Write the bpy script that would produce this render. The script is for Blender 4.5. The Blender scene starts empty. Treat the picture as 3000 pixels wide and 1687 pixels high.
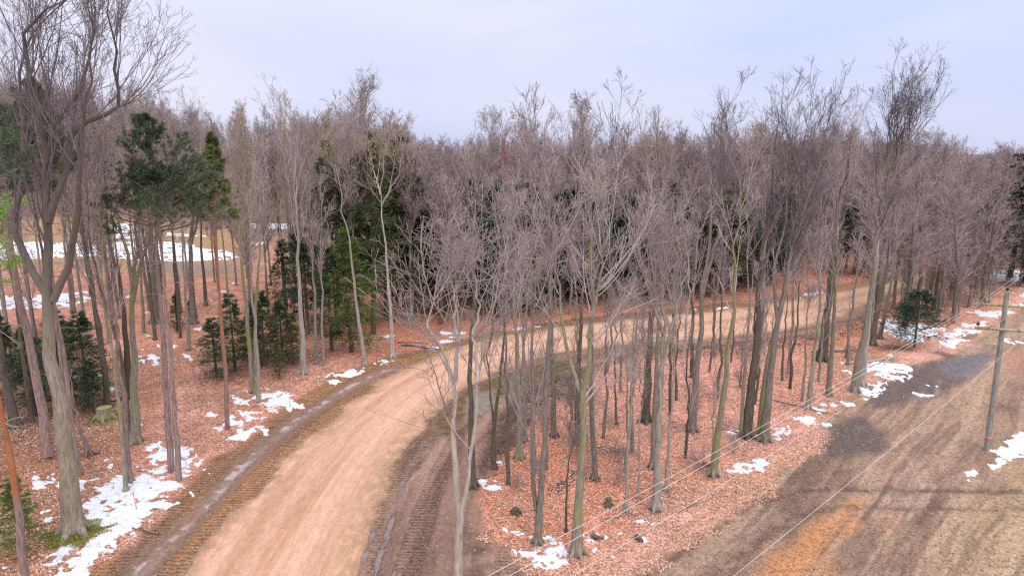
import bpy, math, random
import numpy as np
from math import radians as R, pi

# ------------------------------------------------------------------ camera, sky, sun, exposure
H = 16.0; F = 1750.0; PITCH = R(11.45)          # camera height, focal length in 2576-px units
sc = bpy.context.scene
COL = sc.collection
cam = bpy.data.cameras.new('camera'); camo = bpy.data.objects.new('camera', cam); COL.objects.link(camo)
camo.location = (0, 0, H); camo.rotation_euler = (R(90) - PITCH, 0, 0)
cam.sensor_width = 36; cam.lens = 36 * F / 2576; cam.clip_end = 4000; cam.clip_start = 0.1
sc.camera = camo
SUN_EL, SUN_AZ = R(48), R(200)
w = bpy.data.worlds.new('World'); sc.world = w; w.use_nodes = True
nt = w.node_tree; nt.nodes.clear()
def N(nt, t, **kw):
    n = nt.nodes.new(t)
    for k, v in kw.items():
        if k.startswith('i_'):
            key = k[2:]; key = int(key) if key.isdigit() else key.replace('_', ' ')
            n.inputs[key].default_value = v
        else: setattr(n, k, v)
    return n
def Lk(nt, a, b): nt.links.new(a, b)
out = N(nt, 'ShaderNodeOutputWorld'); bg = N(nt, 'ShaderNodeBackground')
sky = N(nt, 'ShaderNodeTexSky', sky_type='NISHITA', sun_disc=False, sun_elevation=SUN_EL, sun_rotation=SUN_AZ)
tc = N(nt, 'ShaderNodeTexCoord'); sx = N(nt, 'ShaderNodeSeparateXYZ'); Lk(nt, tc.outputs['Generated'], sx.inputs[0])
# overcast: brighter towards the zenith, soft uneven cloud
ramp = N(nt, 'ShaderNodeValToRGB'); cr = ramp.color_ramp
cr.elements[0].position = 0.0; cr.elements[0].color = (5.75, 6.35, 8.9, 1)
cr.elements[1].position = 1.0; cr.elements[1].color = (20, 20.5, 23, 1)
e = cr.elements.new(0.10); e.color = (6.35, 6.85, 9.3, 1)
e = cr.elements.new(0.25); e.color = (7.4, 7.9, 9.9, 1)
e = cr.elements.new(0.5); e.color = (14, 14.5, 17, 1)
Lk(nt, sx.outputs['Z'], ramp.inputs[0])
mp = N(nt, 'ShaderNodeMapping'); mp.inputs['Scale'].default_value = (1.0, 1.0, 3.6); mp.inputs['Location'].default_value = (0.37, 0.1, 0.2)
Lk(nt, tc.outputs['Generated'], mp.inputs[0])
cn = N(nt, 'ShaderNodeTexNoise', i_Scale=1.7, i_Detail=4.0, i_Roughness=0.5, i_Distortion=0.4); Lk(nt, mp.outputs[0], cn.inputs['Vector'])
cr2 = N(nt, 'ShaderNodeValToRGB'); cr2.color_ramp.elements[0].position = 0.3; cr2.color_ramp.elements[0].color = (0.93, 0.955, 1.0, 1)
cr2.color_ramp.elements[1].position = 0.72; cr2.color_ramp.elements[1].color = (1.28, 1.18, 1.04, 1)
Lk(nt, cn.outputs['Fac'], cr2.inputs[0])
mul = N(nt, 'ShaderNodeMix', data_type='RGBA', blend_type='MULTIPLY'); mul.inputs[0].default_value = 1
Lk(nt, ramp.outputs[0], mul.inputs[6]); Lk(nt, cr2.outputs[0], mul.inputs[7])
mx = N(nt, 'ShaderNodeMix', data_type='RGBA'); mx.inputs[0].default_value = 0.93
Lk(nt, sky.outputs[0], mx.inputs[6]); Lk(nt, mul.outputs[2], mx.inputs[7])
Lk(nt, mx.outputs[2], bg.inputs['Color']); bg.inputs['Strength'].default_value = 0.108
Lk(nt, bg.outputs[0], out.inputs[0])
sl = bpy.data.lights.new('sun', 'SUN'); sl.energy = 1.5; sl.angle = R(25); sl.color = (1, 0.95, 0.88)
so = bpy.data.objects.new('sun', sl); COL.objects.link(so)
so.rotation_euler = (R(90) - SUN_EL, 0, R(20)); so.location = (0, 0, 60)
sc.view_settings.view_transform = 'Standard'; sc.view_settings.look = 'None'
sc.view_settings.exposure = 0.0; sc.view_settings.gamma = 1.0; sc.view_settings.use_curve_mapping = False
sc.cycles.max_bounces = 4; sc.cycles.diffuse_bounces = 2; sc.cycles.glossy_bounces = 2; sc.cycles.transparent_max_bounces = 4
sc.cycles.use_denoising = False; sc.cycles.filter_width = 1.25

# ------------------------------------------------------------------ pixel -> world
cp, sp_ = math.cos(PITCH), math.sin(PITCH)
def ray(px, py):
    u, v = px - 1288.0, 724.5 - py
    return np.array([u, F * cp + v * sp_, -F * sp_ + v * cp])
def G(px, py, z=0.0):
    r = ray(px, py); t = (z - H) / r[2]; return np.array([r[0] * t, r[1] * t, z])
def AT(px, py, Y):
    r = ray(px, py); t = Y / r[1]; return np.array([r[0] * t, Y, H + r[2] * t])
def PIX(x, y, z):
    dz = z - H; dep = y * cp - dz * sp_; up = y * sp_ + dz * cp
    return 1288 + F * x / dep, 724.5 - F * up / dep
def GP(pts): return np.array([G(a, b)[:2] for a, b in pts])

# ------------------------------------------------------------------ numpy noise
def _h(ix, iy, s):
    with np.errstate(over='ignore'):
        h = (ix.astype(np.int64) * 374761393 + iy.astype(np.int64) * 668265263 + s * 1274126177) & 0xFFFFFFFF
        h = ((h ^ (h >> 13)) * 1274126177) & 0xFFFFFFFF
        return ((h ^ (h >> 16)) & 0xFFFF) / 65535.0
def vn(x, y, s=0):
    ix = np.floor(x); iy = np.floor(y); fx = x - ix; fy = y - iy
    fx = fx * fx * (3 - 2 * fx); fy = fy * fy * (3 - 2 * fy); ix = ix.astype(np.int64); iy = iy.astype(np.int64)
    a = _h(ix, iy, s); b = _h(ix + 1, iy, s); c = _h(ix, iy + 1, s); d = _h(ix + 1, iy + 1, s)
    return (a * (1 - fx) + b * fx) * (1 - fy) + (c * (1 - fx) + d * fx) * fy
def fbm(x, y, s=0, o=4, g=0.5):
    t = 0; a = 1; n = 0
    for i in range(o):
        t = t + a * vn(x * 2 ** i + 17.3 * i, y * 2 ** i - 9.1 * i, s + i); n += a; a *= g
    return t / n
def sst(a, b, x): t = np.clip((x - a) / (b - a), 0, 1); return t * t * (3 - 2 * t)
def sdf(poly, x, y, margin=6.0):
    out = np.full(x.shape, float(margin))
    lo = poly.min(0) - margin; hi = poly.max(0) + margin
    m = (x > lo[0]) & (x < hi[0]) & (y > lo[1]) & (y < hi[1])
    if not m.any(): return out
    X = x[m]; Y = y[m]; d2 = np.full(X.shape, 1e9); ins = np.zeros(X.shape, bool)
    n = len(poly)
    for i in range(n):
        ax, ay = poly[i]; bx, by = poly[(i + 1) % n]
        ex, ey = bx - ax, by - ay; t = np.clip(((X - ax) * ex + (Y - ay) * ey) / (ex * ex + ey * ey + 1e-9), 0, 1)
        d2 = np.minimum(d2, (X - ax - ex * t) ** 2 + (Y - ay - ey * t) ** 2)
        if ay != by:
            c = ((ay > Y) != (by > Y)) & (X < ex * (Y - ay) / (by - ay) + ax); ins ^= c
    d = np.sqrt(d2); out[m] = np.where(ins, -d, d); return out
def linedist(pl, x, y):
    """signed distance (left negative), arclength, for a polyline"""
    bd = np.full(x.shape, 1e9); bs = np.zeros(x.shape); sg = np.ones(x.shape); acc = 0
    for i in range(len(pl) - 1):
        ax, ay = pl[i]; bx, by = pl[i + 1]; ex, ey = bx - ax, by - ay; L = math.hypot(ex, ey)
        t = ((x - ax) * ex + (y - ay) * ey) / (L * L); t = np.clip(t, -3.0 if i == 0 else 0, 3.0 if i == len(pl) - 2 else 1)
        dx = x - ax - ex * t; dy = y - ay - ey * t; d = np.hypot(dx, dy); m = d < bd
        bd = np.where(m, d, bd); bs = np.where(m, acc + t * L, bs); sg = np.where(m, np.sign(dx * ey - dy * ex), sg); acc += L
    return bd * sg, bs

# ------------------------------------------------------------------ ground layout (outlines laid on the real ground)
def smooth(pl, n=3):
    pl = np.array(pl, float)
    for _ in range(n):
        q = [pl[0]]
        for i in range(len(pl) - 1): q += [pl[i] * .75 + pl[i + 1] * .25, pl[i] * .25 + pl[i + 1] * .75]
        q.append(pl[-1]); pl = np.array(q)
    return pl
LE = GP([(365, 1560), (458, 1449), (602, 1275), (760, 1120), (880, 1015), (1000, 935), (1120, 885), (1250, 850), (1450, 815), (1650, 797), (1850, 778), (2000, 757), (2150, 728), (2260, 702), (2330, 680)])
RE = GP([(850, 1560), (882, 1449), (925, 1330), (975, 1200), (1035, 1100), (1110, 1020), (1190, 960), (1290, 912), (1450, 877), (1650, 860), (1850, 845), (2050, 815), (2150, 780), (2240, 738), (2350, 694)])
def resample(pl, n):
    d = np.r_[0, np.cumsum(np.hypot(*np.diff(pl, axis=0).T))]; t = np.linspace(0, d[-1], n)
    return np.c_[np.interp(t, d, pl[:, 0]), np.interp(t, d, pl[:, 1])]
ROADPOLY = np.r_[smooth(LE, 2), smooth(RE, 2)[::-1]]
CL = resample((resample(smooth(LE, 2), 60) + resample(smooth(RE, 2), 60)) / 2, 26)
LSH = GP([(130, 1560), (225, 1449), (400, 1300), (520, 1180), (640, 1085), (770, 985), (850, 940), (990, 895), (1100, 868), (1250, 835), (1450, 800), (1700, 775), (1950, 748), (2120, 715), (2260, 690)])
LSHP = np.r_[LSH, LE[::-1]]
RSHP = GP([(850, 1560), (882, 1449), (925, 1330), (975, 1200), (1035, 1100), (1110, 1020), (1190, 960), (1290, 912), (1450, 877), (1650, 860), (1850, 845), (2050, 815), (2150, 780), (2230, 745),
           (2180, 800), (2050, 850), (1850, 870), (1650, 890), (1500, 930), (1400, 985), (1310, 1085), (1240, 1180), (1190, 1260), (1210, 1330), (1260, 1400), (1330, 1449), (1400, 1560)])
FIELD = GP([(1400, 1560), (1600, 1449), (1750, 1370), (1880, 1290), (1990, 1190), (2060, 1120), (2085, 1060), (2170, 995), (2290, 925), (2400, 895), (2440, 850), (2500, 815), (2600, 760), (2800, 740), (3600, 900), (3600, 1560)])
CLEAR = GP([(1000, 1700), (1380, 1449), (1600, 1330), (1800, 1210), (1960, 1110), (2060, 1040), (2170, 960), (2300, 870), (2420, 815), (2530, 755), (2600, 715), (2900, 700), (3800, 900), (3800, 1700)])
FD0 = G(1900, 1400)[:2]; FD = G(2440, 900)[:2] - FD0; FD /= np.linalg.norm(FD)
def c2(l): return GP([(a * .2886, 1030.6 + b * .2886) for a, b in l])
def c3(l): return GP([(429.4 + a * .2886, 858.8 + b * .2886) for a, b in l])
def c4(l): return GP([(a / 2, 724 + b / 2) for a, b in l])
def c5(l): return GP([(859 + a / 2, 724 + b / 2) for a, b in l])
def c6(l): return GP([(1717 + a / 2, 724 + b / 2) for a, b in l])
def c7(l): return GP([(2061 + a * .2963, 558 + b * .2963) for a, b in l])
def c8(l): return GP([(1545.7 + a * .2963, 601 + b * .2963) for a, b in l])
def blob(x, y, rx, ry): return GP([(x + rx * math.cos(t), y + ry * math.sin(t)) for t in np.linspace(0, 2 * pi, 9)[:-1]])
SNOW = [
 c2([(250,1560),(350,1449),(370,1390),(480,1330),(470,1260),(540,1200),(640,1230),(720,1200),(790,1120),(860,1080),(880,1030),(840,960),(860,930),(780,930),(730,920),(760,880),(700,830),(740,780),(860,720),(780,670),(860,640),(940,650),(980,620),(1040,570),(1080,580),(1150,570),(1200,540),(1270,550),(1340,600),(1420,580),(1540,590),(1600,660),(1570,700),(1490,740),(1440,840),(1290,860),(1320,900),(1290,960),(1180,1000),(1170,1070),(1110,1100),(1020,1090),(1030,1150),(930,1220),(860,1290),(790,1340),(750,1449),(700,1560)]),
 c2([(1290,320),(1380,290),(1470,340),(1560,340),(1640,350),(1730,390),(1700,440),(1640,470),(1660,520),(1695,580),(1590,585),(1520,560),(1440,540),(1300,540),(1360,500),(1280,490),(1330,430),(1290,380)]),
 c2([(1680,490),(1740,430),(1810,430),(1830,550),(1790,560),(1760,500)]),
 c2([(280,515),(320,530),(350,590),(340,720),(290,725),(310,640),(285,600)]),
 c2([(410,560),(450,530),(500,590),(690,610),(720,700),(660,690),(500,650),(470,610)]),
 c2([(370,870),(430,870),(420,970),(390,930)]), c2([(905,410),(940,410),(985,500),(950,510)]),
 c2([(1180,480),(1270,490),(1260,520),(1190,515)]), c2([(1570,750),(1640,715),(1650,745),(1600,765)]), c2([(1500,820),(1560,800),(1565,825)]),
 c2([(770,590),(830,580),(835,600)]), c2([(1220,95),(1270,140),(1240,145)]), c2([(50,1395),(90,1390),(90,1410)]),
 c3([(320,620),(360,630),(410,690),(480,720),(520,650),(600,700),(670,700),(660,740),(600,760),(500,750),(410,710),(350,660)]),
 c3([(450,800),(540,790),(600,760),(640,745),(720,770),(700,820),(650,860),(570,860),(500,850)]),
 c3([(340,730),(430,760),(420,785),(370,765)]), c3([(520,445),(600,490),(685,520),(640,555),(590,520)]),
 c3([(565,600),(640,590),(700,560),(790,590),(720,640),(840,640),(780,690),(700,700),(650,650)]),
 c3([(710,480),(790,500),(820,460),(900,450),(920,410),(1050,470),(1060,520),(1150,540),(1130,590),(1060,580),(1020,610),(960,600),(990,570),(900,550),(900,600),(840,600),(790,560),(800,520)]),
 c3([(750,740),(830,740),(830,790),(790,770)]), c3([(795,800),(850,795),(840,815)]), c3([(900,615),(950,610),(945,635)]),
 c3([(1220,310),(1290,285),(1370,295),(1380,320),(1290,320)]),
 c3([(1370,280),(1500,255),(1680,235),(1700,275),(1560,310),(1470,310),(1410,290)]), c3([(1340,350),(1390,330),(1520,320),(1420,375)]),
 c3([(1700,195),(1760,180),(1850,155),(1950,160),(1880,192),(1790,208)]), c3([(80,85),(130,100),(175,150),(110,140)]), c3([(0,20),(60,50),(10,45)]),
 c3([(770,405),(850,400),(855,418),(780,425)]), c3([(650,420),(680,420),(680,440),(650,435)]),
 c4([(690,340),(745,390),(735,392)]), c4([(750,335),(790,340),(803,385),(780,380)]), c4([(855,280),(890,290),(885,302)]), c4([(638,290),(655,318),(645,320)]),
 c4([(965,205),(1020,200),(1010,215)]), c4([(700,300),(738,318),(730,322)]), c4([(790,280),(808,295),(800,300)]), c4([(735,240),(775,245),(740,252)]),
 c4([(340,245),(375,250),(375,270),(350,270)]), c4([(720,115),(755,125),(730,135)]), c4([(1050,55),(1095,75),(1080,80)]), c4([(990,120),(1020,125),(1000,130)]),
 c4([(865,345),(882,360),(870,362)]), c4([(535,480),(570,500),(560,520)]), c4([(480,420),(520,440),(490,450)]),
 GP([(-200,600),(36,608),(225,613),(296,609),(415,607),(474,611),(515,625),(586,634),(604,648),(577,654),(515,657),(384,658),(213,644),(47,652),(-200,660)]),
 GP([(285,600),(287,567),(327,556),(375,590),(360,601)]), GP([(421,585),(470,590),(560,596),(420,594)]),
 GP([(-200,742),(57,748),(147,740),(223,733),(226,757),(175,778),(149,768),(83,778),(-200,790)]), GP([(600,560),(760,565),(840,580),(640,575)]),
 GP([(830,590),(980,600),(960,612)]), blob(640, 612, 40, 5), blob(215, 690, 14, 5), blob(340, 700, 20, 5), blob(560, 735, 12, 3), blob(590, 712, 12, 3), blob(330, 745, 12, 4), blob(420,745,16,3),
 GP([(1088,838),(1108,833),(1178,836),(1172,841),(1110,842)]), blob(1145, 848, 14, 3), GP([(1280,828),(1312,824),(1316,829),(1295,832)]), blob(1356, 820, 7, 3),
 GP([(958,845),(975,841),(1000,843),(985,848)]), blob(1000, 806, 10, 3), blob(1120, 860, 22, 4), blob(1092, 875, 20, 3),
 c8([(660,600),(690,595),(700,620),(670,622)]), c8([(780,615),(850,595),(880,575),(960,565),(965,590),(880,605)]), c8([(1045,600),(1050,590),(1110,580),(1105,598)]),
 c8([(1140,545),(1200,540),(1195,555)]), c8([(1262,545),(1335,520),(1345,560),(1262,585)]), c8([(1365,535),(1410,540),(1400,555),(1370,552)]), c8([(1550,500),(1580,495),(1570,510)]),
 c8([(1600,480),(1660,450),(1760,430),(1760,460),(1680,485)]),
 c7([(400,1200),(450,1180),(560,1180),(700,1190),(800,1250),(780,1290),(700,1340),(560,1330),(460,1300),(400,1260)]),
 c7([(360,1400),(560,1360),(590,1390),(450,1470),(340,1460)]),
 c7([(960,1010),(1130,1000),(1070,960),(1200,900),(1210,850),(1300,860),(1420,830),(1470,830),(1400,870),(1370,890),(1330,940),(1260,980),(1140,1070),(1040,1060)]),
 c7([(1240,760),(1300,770),(1400,745),(1650,760),(1560,790),(1460,820),(1300,800)]),
 c7([(540,820),(620,830),(1050,900),(1000,1000),(700,1005),(640,970),(530,900)]),
 c7([(1340,470),(1400,420),(1560,400),(1900,440),(1900,580),(1739,570),(1640,520),(1440,490)]), c7([(1640,610),(1900,590),(1900,640),(1700,635)]), c7([(1620,720),(1739,670),(1900,660),(1900,700),(1739,725)]),
 GP([(2160,642),(2200,636),(2262,645),(2262,662),(2190,668)]), c7([(560,1100),(640,1130),(600,1140)]), c7([(150,1180),(250,1190),(200,1215)]), c7([(220,1270),(290,1280),(260,1300)]),
 c6([(790,570),(850,575),(875,590),(830,600)]), c6([(710,590),(760,580),(770,600),(720,600)]), c6([(660,605),(715,620),(710,640),(680,635)]),
 c6([(570,655),(620,640),(670,665),(640,700),(610,690)]), c6([(445,740),(480,705),(535,700),(520,730),(480,770)]),
 c6([(230,905),(280,880),(330,870),(410,855),(410,890),(380,930),(300,940)]), c6([(900,490),(1030,490),(1000,530),(950,545),(905,530)]),
 c6([(1175,532),(1240,546),(1235,552),(1190,545)]), c6([(1545,810),(1600,800),(1690,740),(1760,700),(1800,780),(1717,840),(1640,870),(1570,910),(1590,850)]),
 c6([(1420,940),(1460,915),(1465,925),(1440,970)]), c6([(700,688),(738,682),(730,700)]), c6([(1600,285),(1640,262),(1800,280),(1800,298),(1660,282)]), c6([(1240,490),(1290,488),(1285,500)]),
 c6([(230,725),(280,718),(290,735)]), c6([(345,715),(385,710),(380,732)]), c6([(910,555),(940,555),(930,570)]),
 c5([(840,1210),(920,1235),(1020,1245),(1080,1235),(1150,1270),(1190,1300),(1150,1320),(1140,1380),(1040,1415),(970,1410),(960,1370),(880,1320),(865,1300),(920,1318),(1000,1305),(1050,1295),(1050,1268),(900,1258)]),
 c5([(1200,1240),(1290,1212),(1320,1255),(1260,1280),(1240,1300),(1210,1315)]), c5([(680,950),(740,960),(810,1000),(800,1015),(750,1010),(690,990)]),
 c5([(1490,1165),(1580,1172),(1570,1186)]), c5([(1375,1232),(1440,1225),(1440,1235)]), c5([(1480,1250),(1530,1240),(1560,1275),(1520,1270)]), c5([(1255,1300),(1290,1302),(1270,1322)]),
 c5([(1335,1362),(1365,1335),(1375,1345)]), c5([(1340,540),(1360,535),(1365,560),(1348,562)]), c5([(780,870),(815,868),(800,876)]),
]
PUDDLE_BIG = GP([(1075,1095),(1085,1060),(1140,1015),(1200,972),(1265,942),(1330,920),(1420,903),(1450,912),(1390,950),(1320,985),(1255,1010),(1190,1050),(1130,1090)])
RUTP = [GP([(1062, 1150), (1068, 1153), (1035, 1198), (1014, 1238), (1002, 1262), (996, 1260), (1006, 1232), (1028, 1192)]),
        GP([(985, 1292), (993, 1294), (980, 1340), (962, 1400), (950, 1449), (938, 1560), (918, 1560), (936, 1449), (952, 1390), (970, 1340)]),
        GP([(1002, 1362), (1007, 1362), (998, 1420), (988, 1500), (981, 1500), (990, 1420)]),
        GP([(938, 1330), (944, 1330), (922, 1400), (903, 1449), (897, 1449), (915, 1395)])]
POOL = [c5([(1290,790),(1330,785),(1410,800),(1400,825),(1350,850),(1310,830)]), c5([(1025,1000),(1080,970),(1150,940),(1180,900),(1250,895),(1240,940),(1170,965),(1100,1010),(1040,1030)])]
RUTLINE = smooth(GP([(290, 1520), (370, 1420), (470, 1322), (560, 1225), (640, 1145), (700, 1095), (760, 1050), (850, 990), (930, 945), (1010, 922)]), 2)
def paint(x, y):
    """z, colour, (litter, tread, wet), (s, d) and snow depth at ground points"""
    n = x.size; dist = np.hypot(x, y)
    rd, rs = linedist(CL, x, y)
    nz = fbm(x * .5, y * .5, 3, 5); nf = fbm(x * 2.2, y * 2.2, 31, 4); nl = fbm(x * .09, y * .09, 7, 3)
    sroad = sdf(ROADPOLY, x, y, 9) + (nz - .5) * 1.3 + (nf - .5) * .5
    slsh = sdf(LSHP, x, y, 9) + (nz - .5) * 1.4; srsh = sdf(RSHP, x, y, 9) + (nz - .5) * 2.0
    sfield = sdf(FIELD, x, y, 12) + (nz - .5) * 2.4 + (nf - .5) * 1.0; sclear = sdf(CLEAR, x, y, 12)
    u = (x - FD0[0]) * FD[0] + (y - FD0[1]) * FD[1]; v = (x - FD0[0]) * FD[1] - (y - FD0[1]) * FD[0]
    v = v + (fbm(u * .06, v * .06, 5, 2) - .5) * 3
    def C(r, g, b): return np.array([r, g, b]) / 255.0
    def lin(c): return np.where(c <= .04045, c / 12.92, ((c + .055) / 1.055) ** 2.4)
    col = np.tile(lin(C(192, 137, 118)), (n, 1))
    def lay(m, c):
        nonlocal col
        col = col * (1 - m[:, None]) + lin(C(*c)) * m[:, None]
    lay(sst(.45, .7, fbm(x * .22, y * .22, 11, 4)), (178, 128, 100))
    lay(sst(.5, .75, fbm(x * .35, y * .35, 12, 4)) * .7, (196, 150, 138))
    lay(sst(.52, .66, fbm(x * .6, y * .6, 13, 5, .6)) * .55, (146, 104, 82)); lay(sst(.55, .7, fbm(x * .12, y * .12, 14, 4)) * .45, (152, 108, 86))
    reg = lambda p, wd: sst(wd, -wd, sdf(p, x, y, wd + 1))
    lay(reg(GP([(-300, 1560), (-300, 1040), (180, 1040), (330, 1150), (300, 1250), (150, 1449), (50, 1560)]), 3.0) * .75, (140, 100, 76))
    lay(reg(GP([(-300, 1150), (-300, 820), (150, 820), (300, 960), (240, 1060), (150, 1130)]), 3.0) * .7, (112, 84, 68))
    lay(reg(GP([(480, 960), (560, 905), (850, 870), (860, 900), (700, 950), (560, 965)]), 1.5) * .55, (128, 88, 76))
    lay(reg(GP([(1210, 1310), (1200, 1180), (1330, 1060), (1480, 1050), (1600, 1150), (1600, 1330), (1450, 1380), (1300, 1360)]), 2.5) * .8 * sst(.25, .5, nz), (206, 124, 88))
    lay(reg(GP([(1330, 1010), (1500, 900), (2100, 880), (2100, 960), (1800, 1140), (1550, 1150)]), 3) * .7, (204, 148, 130))
    lay(reg(GP([(950, 900), (1000, 780), (1500, 770), (1900, 740), (1500, 800), (1150, 860)]), 3) * .7, (182, 118, 96))
    # right of way leaf litter
    lay(sst(.8, -1.2, sclear), (204, 156, 140))
    lay(sst(.8, -.8, sclear) * sst(.45, .7, fbm(u * .15, v * .5, 41, 4)) * .8, (176, 134, 108))
    # dirt field 
    fm = sst(.5, -.5, sfield)
    stre = fbm(u * .10, v * 1.1, 21, 6, .68); st2 = fbm(u * .05, v * .33, 22, 4)
    lay(sst(3.2, -.5, sfield) * sst(.45, .6, nz) * .6, (172, 134, 110))
    lay(fm, (152, 124, 106))
    lay(fm * sst(.46, .62, stre * .65 + .35 * fbm(x * .5, y * .5, 33, 5, .65)) * .8, (116, 92, 80)); lay(fm * sst(.49, .38, stre) * .8, (176, 148, 128))
    lay(fm * sst(.55, .7, st2) * .6, (164, 136, 114))
    br = reg(GP([(2240, 1560), (2330, 1400), (2450, 1280), (2576, 1180), (3200, 1100), (3200, 1560)]), 2.5)
    lay(fm * br * sst(.42, .55, fbm(u * .06, v * .9, 25, 4)) * .7, (190, 160, 126))
    lay(fm * br * sst(.6, .75, fbm(u * .3, v * .6, 26, 4)) * .5, (146, 138, 98))
    lay(fm * sst(.5, .60, fbm(u * .3, v * 2.2, 23, 5, .7)) * .45, (108, 84, 74)); lay(fm * sst(.5, .42, fbm(u * .04, v * 2.6, 24, 4, .6)) * .45, (186, 158, 134))
    gm = reg(GP([(2300, 985), (2380, 930), (2576, 900), (2576, 960), (2450, 1010), (2350, 1040)]), 2.0)
    lay(fm * gm * .6, (172, 144, 120))
    lay(fm * reg(GP([(2520, 890), (2700, 860), (2800, 960), (2576, 945)]), 1.5) * .8, (176, 124, 106))
    mudn = (fbm(u * .2, v * .7, 29, 5) - .5)
    mud = sst(.28, .75, reg(GP([(2075, 1125), (2085, 1065), (2200, 990), (2330, 930), (2440, 905), (2520, 850), (2500, 900), (2380, 965), (2240, 1040), (2170, 1120), (2130, 1130)]), 1.8) + mudn * 1.5)
    lay(mud * .95, (98, 86, 82)); lay(mud * sst(.5, .65, fbm(u * .12, v * .6, 28, 3)) * .8, (142, 124, 118))
    bl = sst(.3, .7, reg(GP([(2370, 925), (2420, 900), (2490, 878), (2500, 900), (2450, 940), (2390, 950)]), 1.5) + mudn * .6); lay(bl * .9, (116, 110, 114))
    orr = reg(GP([(1880, 1500), (1960, 1400), (2050, 1330), (2110, 1255), (2180, 1250), (2160, 1300), (2230, 1290), (2210, 1330), (2140, 1360), (2090, 1410), (1990, 1500)]), 1.6)
    orr = sst(.2, .85, orr + (fbm(u * .3, v * 1.2, 30, 5) - .5) * 1.1); lay(orr * .85, (200, 138, 88))
    # cross wheel track over the field
    ct, cs = linedist(GP([(1800, 1330), (1900, 1262), (2050, 1228), (2300, 1232), (2576, 1235), (2900, 1245)]), x, y)
    ctm = np.clip(np.exp(-((ct - .0) / .28) ** 2) + np.exp(-((ct - 1.7) / .25) ** 2) * .7, 0, 1) * sst(.3, .5, nf) * sst(2, 0, sclear)
    lay(ctm * .75, (88, 68, 58))
    # shoulders
    lm = np.maximum(sst(.35, -.35, slsh), sst(1.5, 1.0, sroad) * (rd < 0)); rm = np.maximum(sst(.4, -.4, srsh), sst(1.3, .8, sroad) * (rd > 0) * (1 - lm))
    lm = lm * (1 - .9 * sst(.0, -.4, sroad))
    lay(lm, (138, 106, 84))
    bands = fbm(rs * .05, rd * .9, 51, 4, .6)
    lay(lm * sst(.45, .3, bands) * .8, (170, 122, 84)); lay(lm * sst(.52, .66, bands) * .7, (108, 82, 68))
    rl, _ = linedist(RUTLINE, x, y); rl = rl + (nf - .5) * .5 + (nz - .5) * .3
    lay(lm * sst(.95, .5, np.abs(rl)) * .6, (116, 94, 82))
    wetl = np.clip(sst(.42, .15, np.abs(rl)) * sst(.25, .5, fbm(rs * .35, rd * .8, 57, 4)), 0, 1)
    lay(lm * wetl * .6, (140, 122, 118)); lay(lm * wetl * sst(.5, .6, nf) * sst(.3, .1, np.abs(rl)) * .8, (186, 172, 170))
    lay(rm, (142, 112, 98)); lay(rm * sst(.47, .6, fbm(rs * .1, rd * 1.2, 61, 5, .6)) * .75, (108, 84, 74)); lay(rm * sst(.45, .3, fbm(rs * .1, rd * 1.0, 62, 4)) * .7, (166, 134, 116))
    lay(rm * reg(GP([(1150, 1300), (1280, 1310), (1330, 1449), (1330, 1560), (1120, 1560)]), 1.5) * sst(.4, .6, nz) * .8, (84, 70, 64))
    # road
    rmask = np.where(rd < 0, sst(.25, -.65, sroad), sst(.15, -.6, sroad))
    lay(np.where(rd < 0, sst(.45, .05, sroad), sst(.3, -.1, sroad)) * .8, (170, 134, 108))
    grav = sst(1.1, .0, np.abs(sroad + .2)) * sst(.35, .6, nf)
    lay(rmask, (190, 150, 126))
    lay(rmask * sst(.48, .62, fbm(rs * .03, rd * .8, 71, 4, .6)), (176, 134, 108))
    lay(rmask * sst(.5, .36, fbm(rs * .035, rd * 1.6, 72, 4, .6)) * .8, (200, 158, 132))
    for k, o in enumerate((-2.3, -.9, .9, 2.4)):
        lay(rmask * np.exp(-((rd - o + (nz - .5) * .6) / .33) ** 2) * .5, (204, 164, 140))
    lay(np.clip(grav * (lm + rm + rmask), 0, 1) * .7, (164, 134, 104))
    # moss at the big trunk, dark pools
    bx, by = G(188, 1345)[:2]; rr = np.hypot(x - bx, y - by) + (nf - .5) * .9
    moss = sst(1.25, .75, rr); lay(moss * .85, (112, 104, 40))
    pool = np.zeros(n)
    for p in POOL: pool = np.maximum(pool, sst(.3, .7, sst(.9, -.9, sdf(p, x, y, 2)) + (nf - .5) * .9))
    lay(pool * .9, (70, 56, 56))
    lay(reg(c7([(460, 1060), (560, 1040), (800, 1060), (780, 1090), (520, 1090)]), .8) * .9, (84, 64, 60)); lay(reg(c7([(940, 1110), (1000, 1100), (1160, 1130), (1100, 1150)]), .6) * .9, (90, 66, 64))
    pb = sst(.30, -.20, sdf(PUDDLE_BIG, x, y, 4) + (nf - .5) * .5)
    rp = np.zeros(n)
    for p in RUTP: rp = np.maximum(rp, sst(.09, -.05, sdf(p, x, y, 2) + (nf - .5) * .34 + .02))
    lay(pb, (112, 84, 56)); lay(rp, (112, 90, 82))
    # far clearing left
    fc = reg(GP([(-400, 560), (300, 545), (620, 590), (640, 650), (600, 692), (380, 690), (200, 670), (-400, 700)]), 4)
    lay(fc, (150, 122, 92)); lay(fc * reg(GP([(330, 660), (600, 660), (620, 690), (380, 696)]), 3) * .8, (134, 118, 112))
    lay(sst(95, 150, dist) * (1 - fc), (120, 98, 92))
    # detail weights
    litter = np.clip(1 - np.maximum.reduce([fm, lm, rm, rmask, pb, rp]), 0, 1)
    litter = np.maximum(litter, .0)
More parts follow.
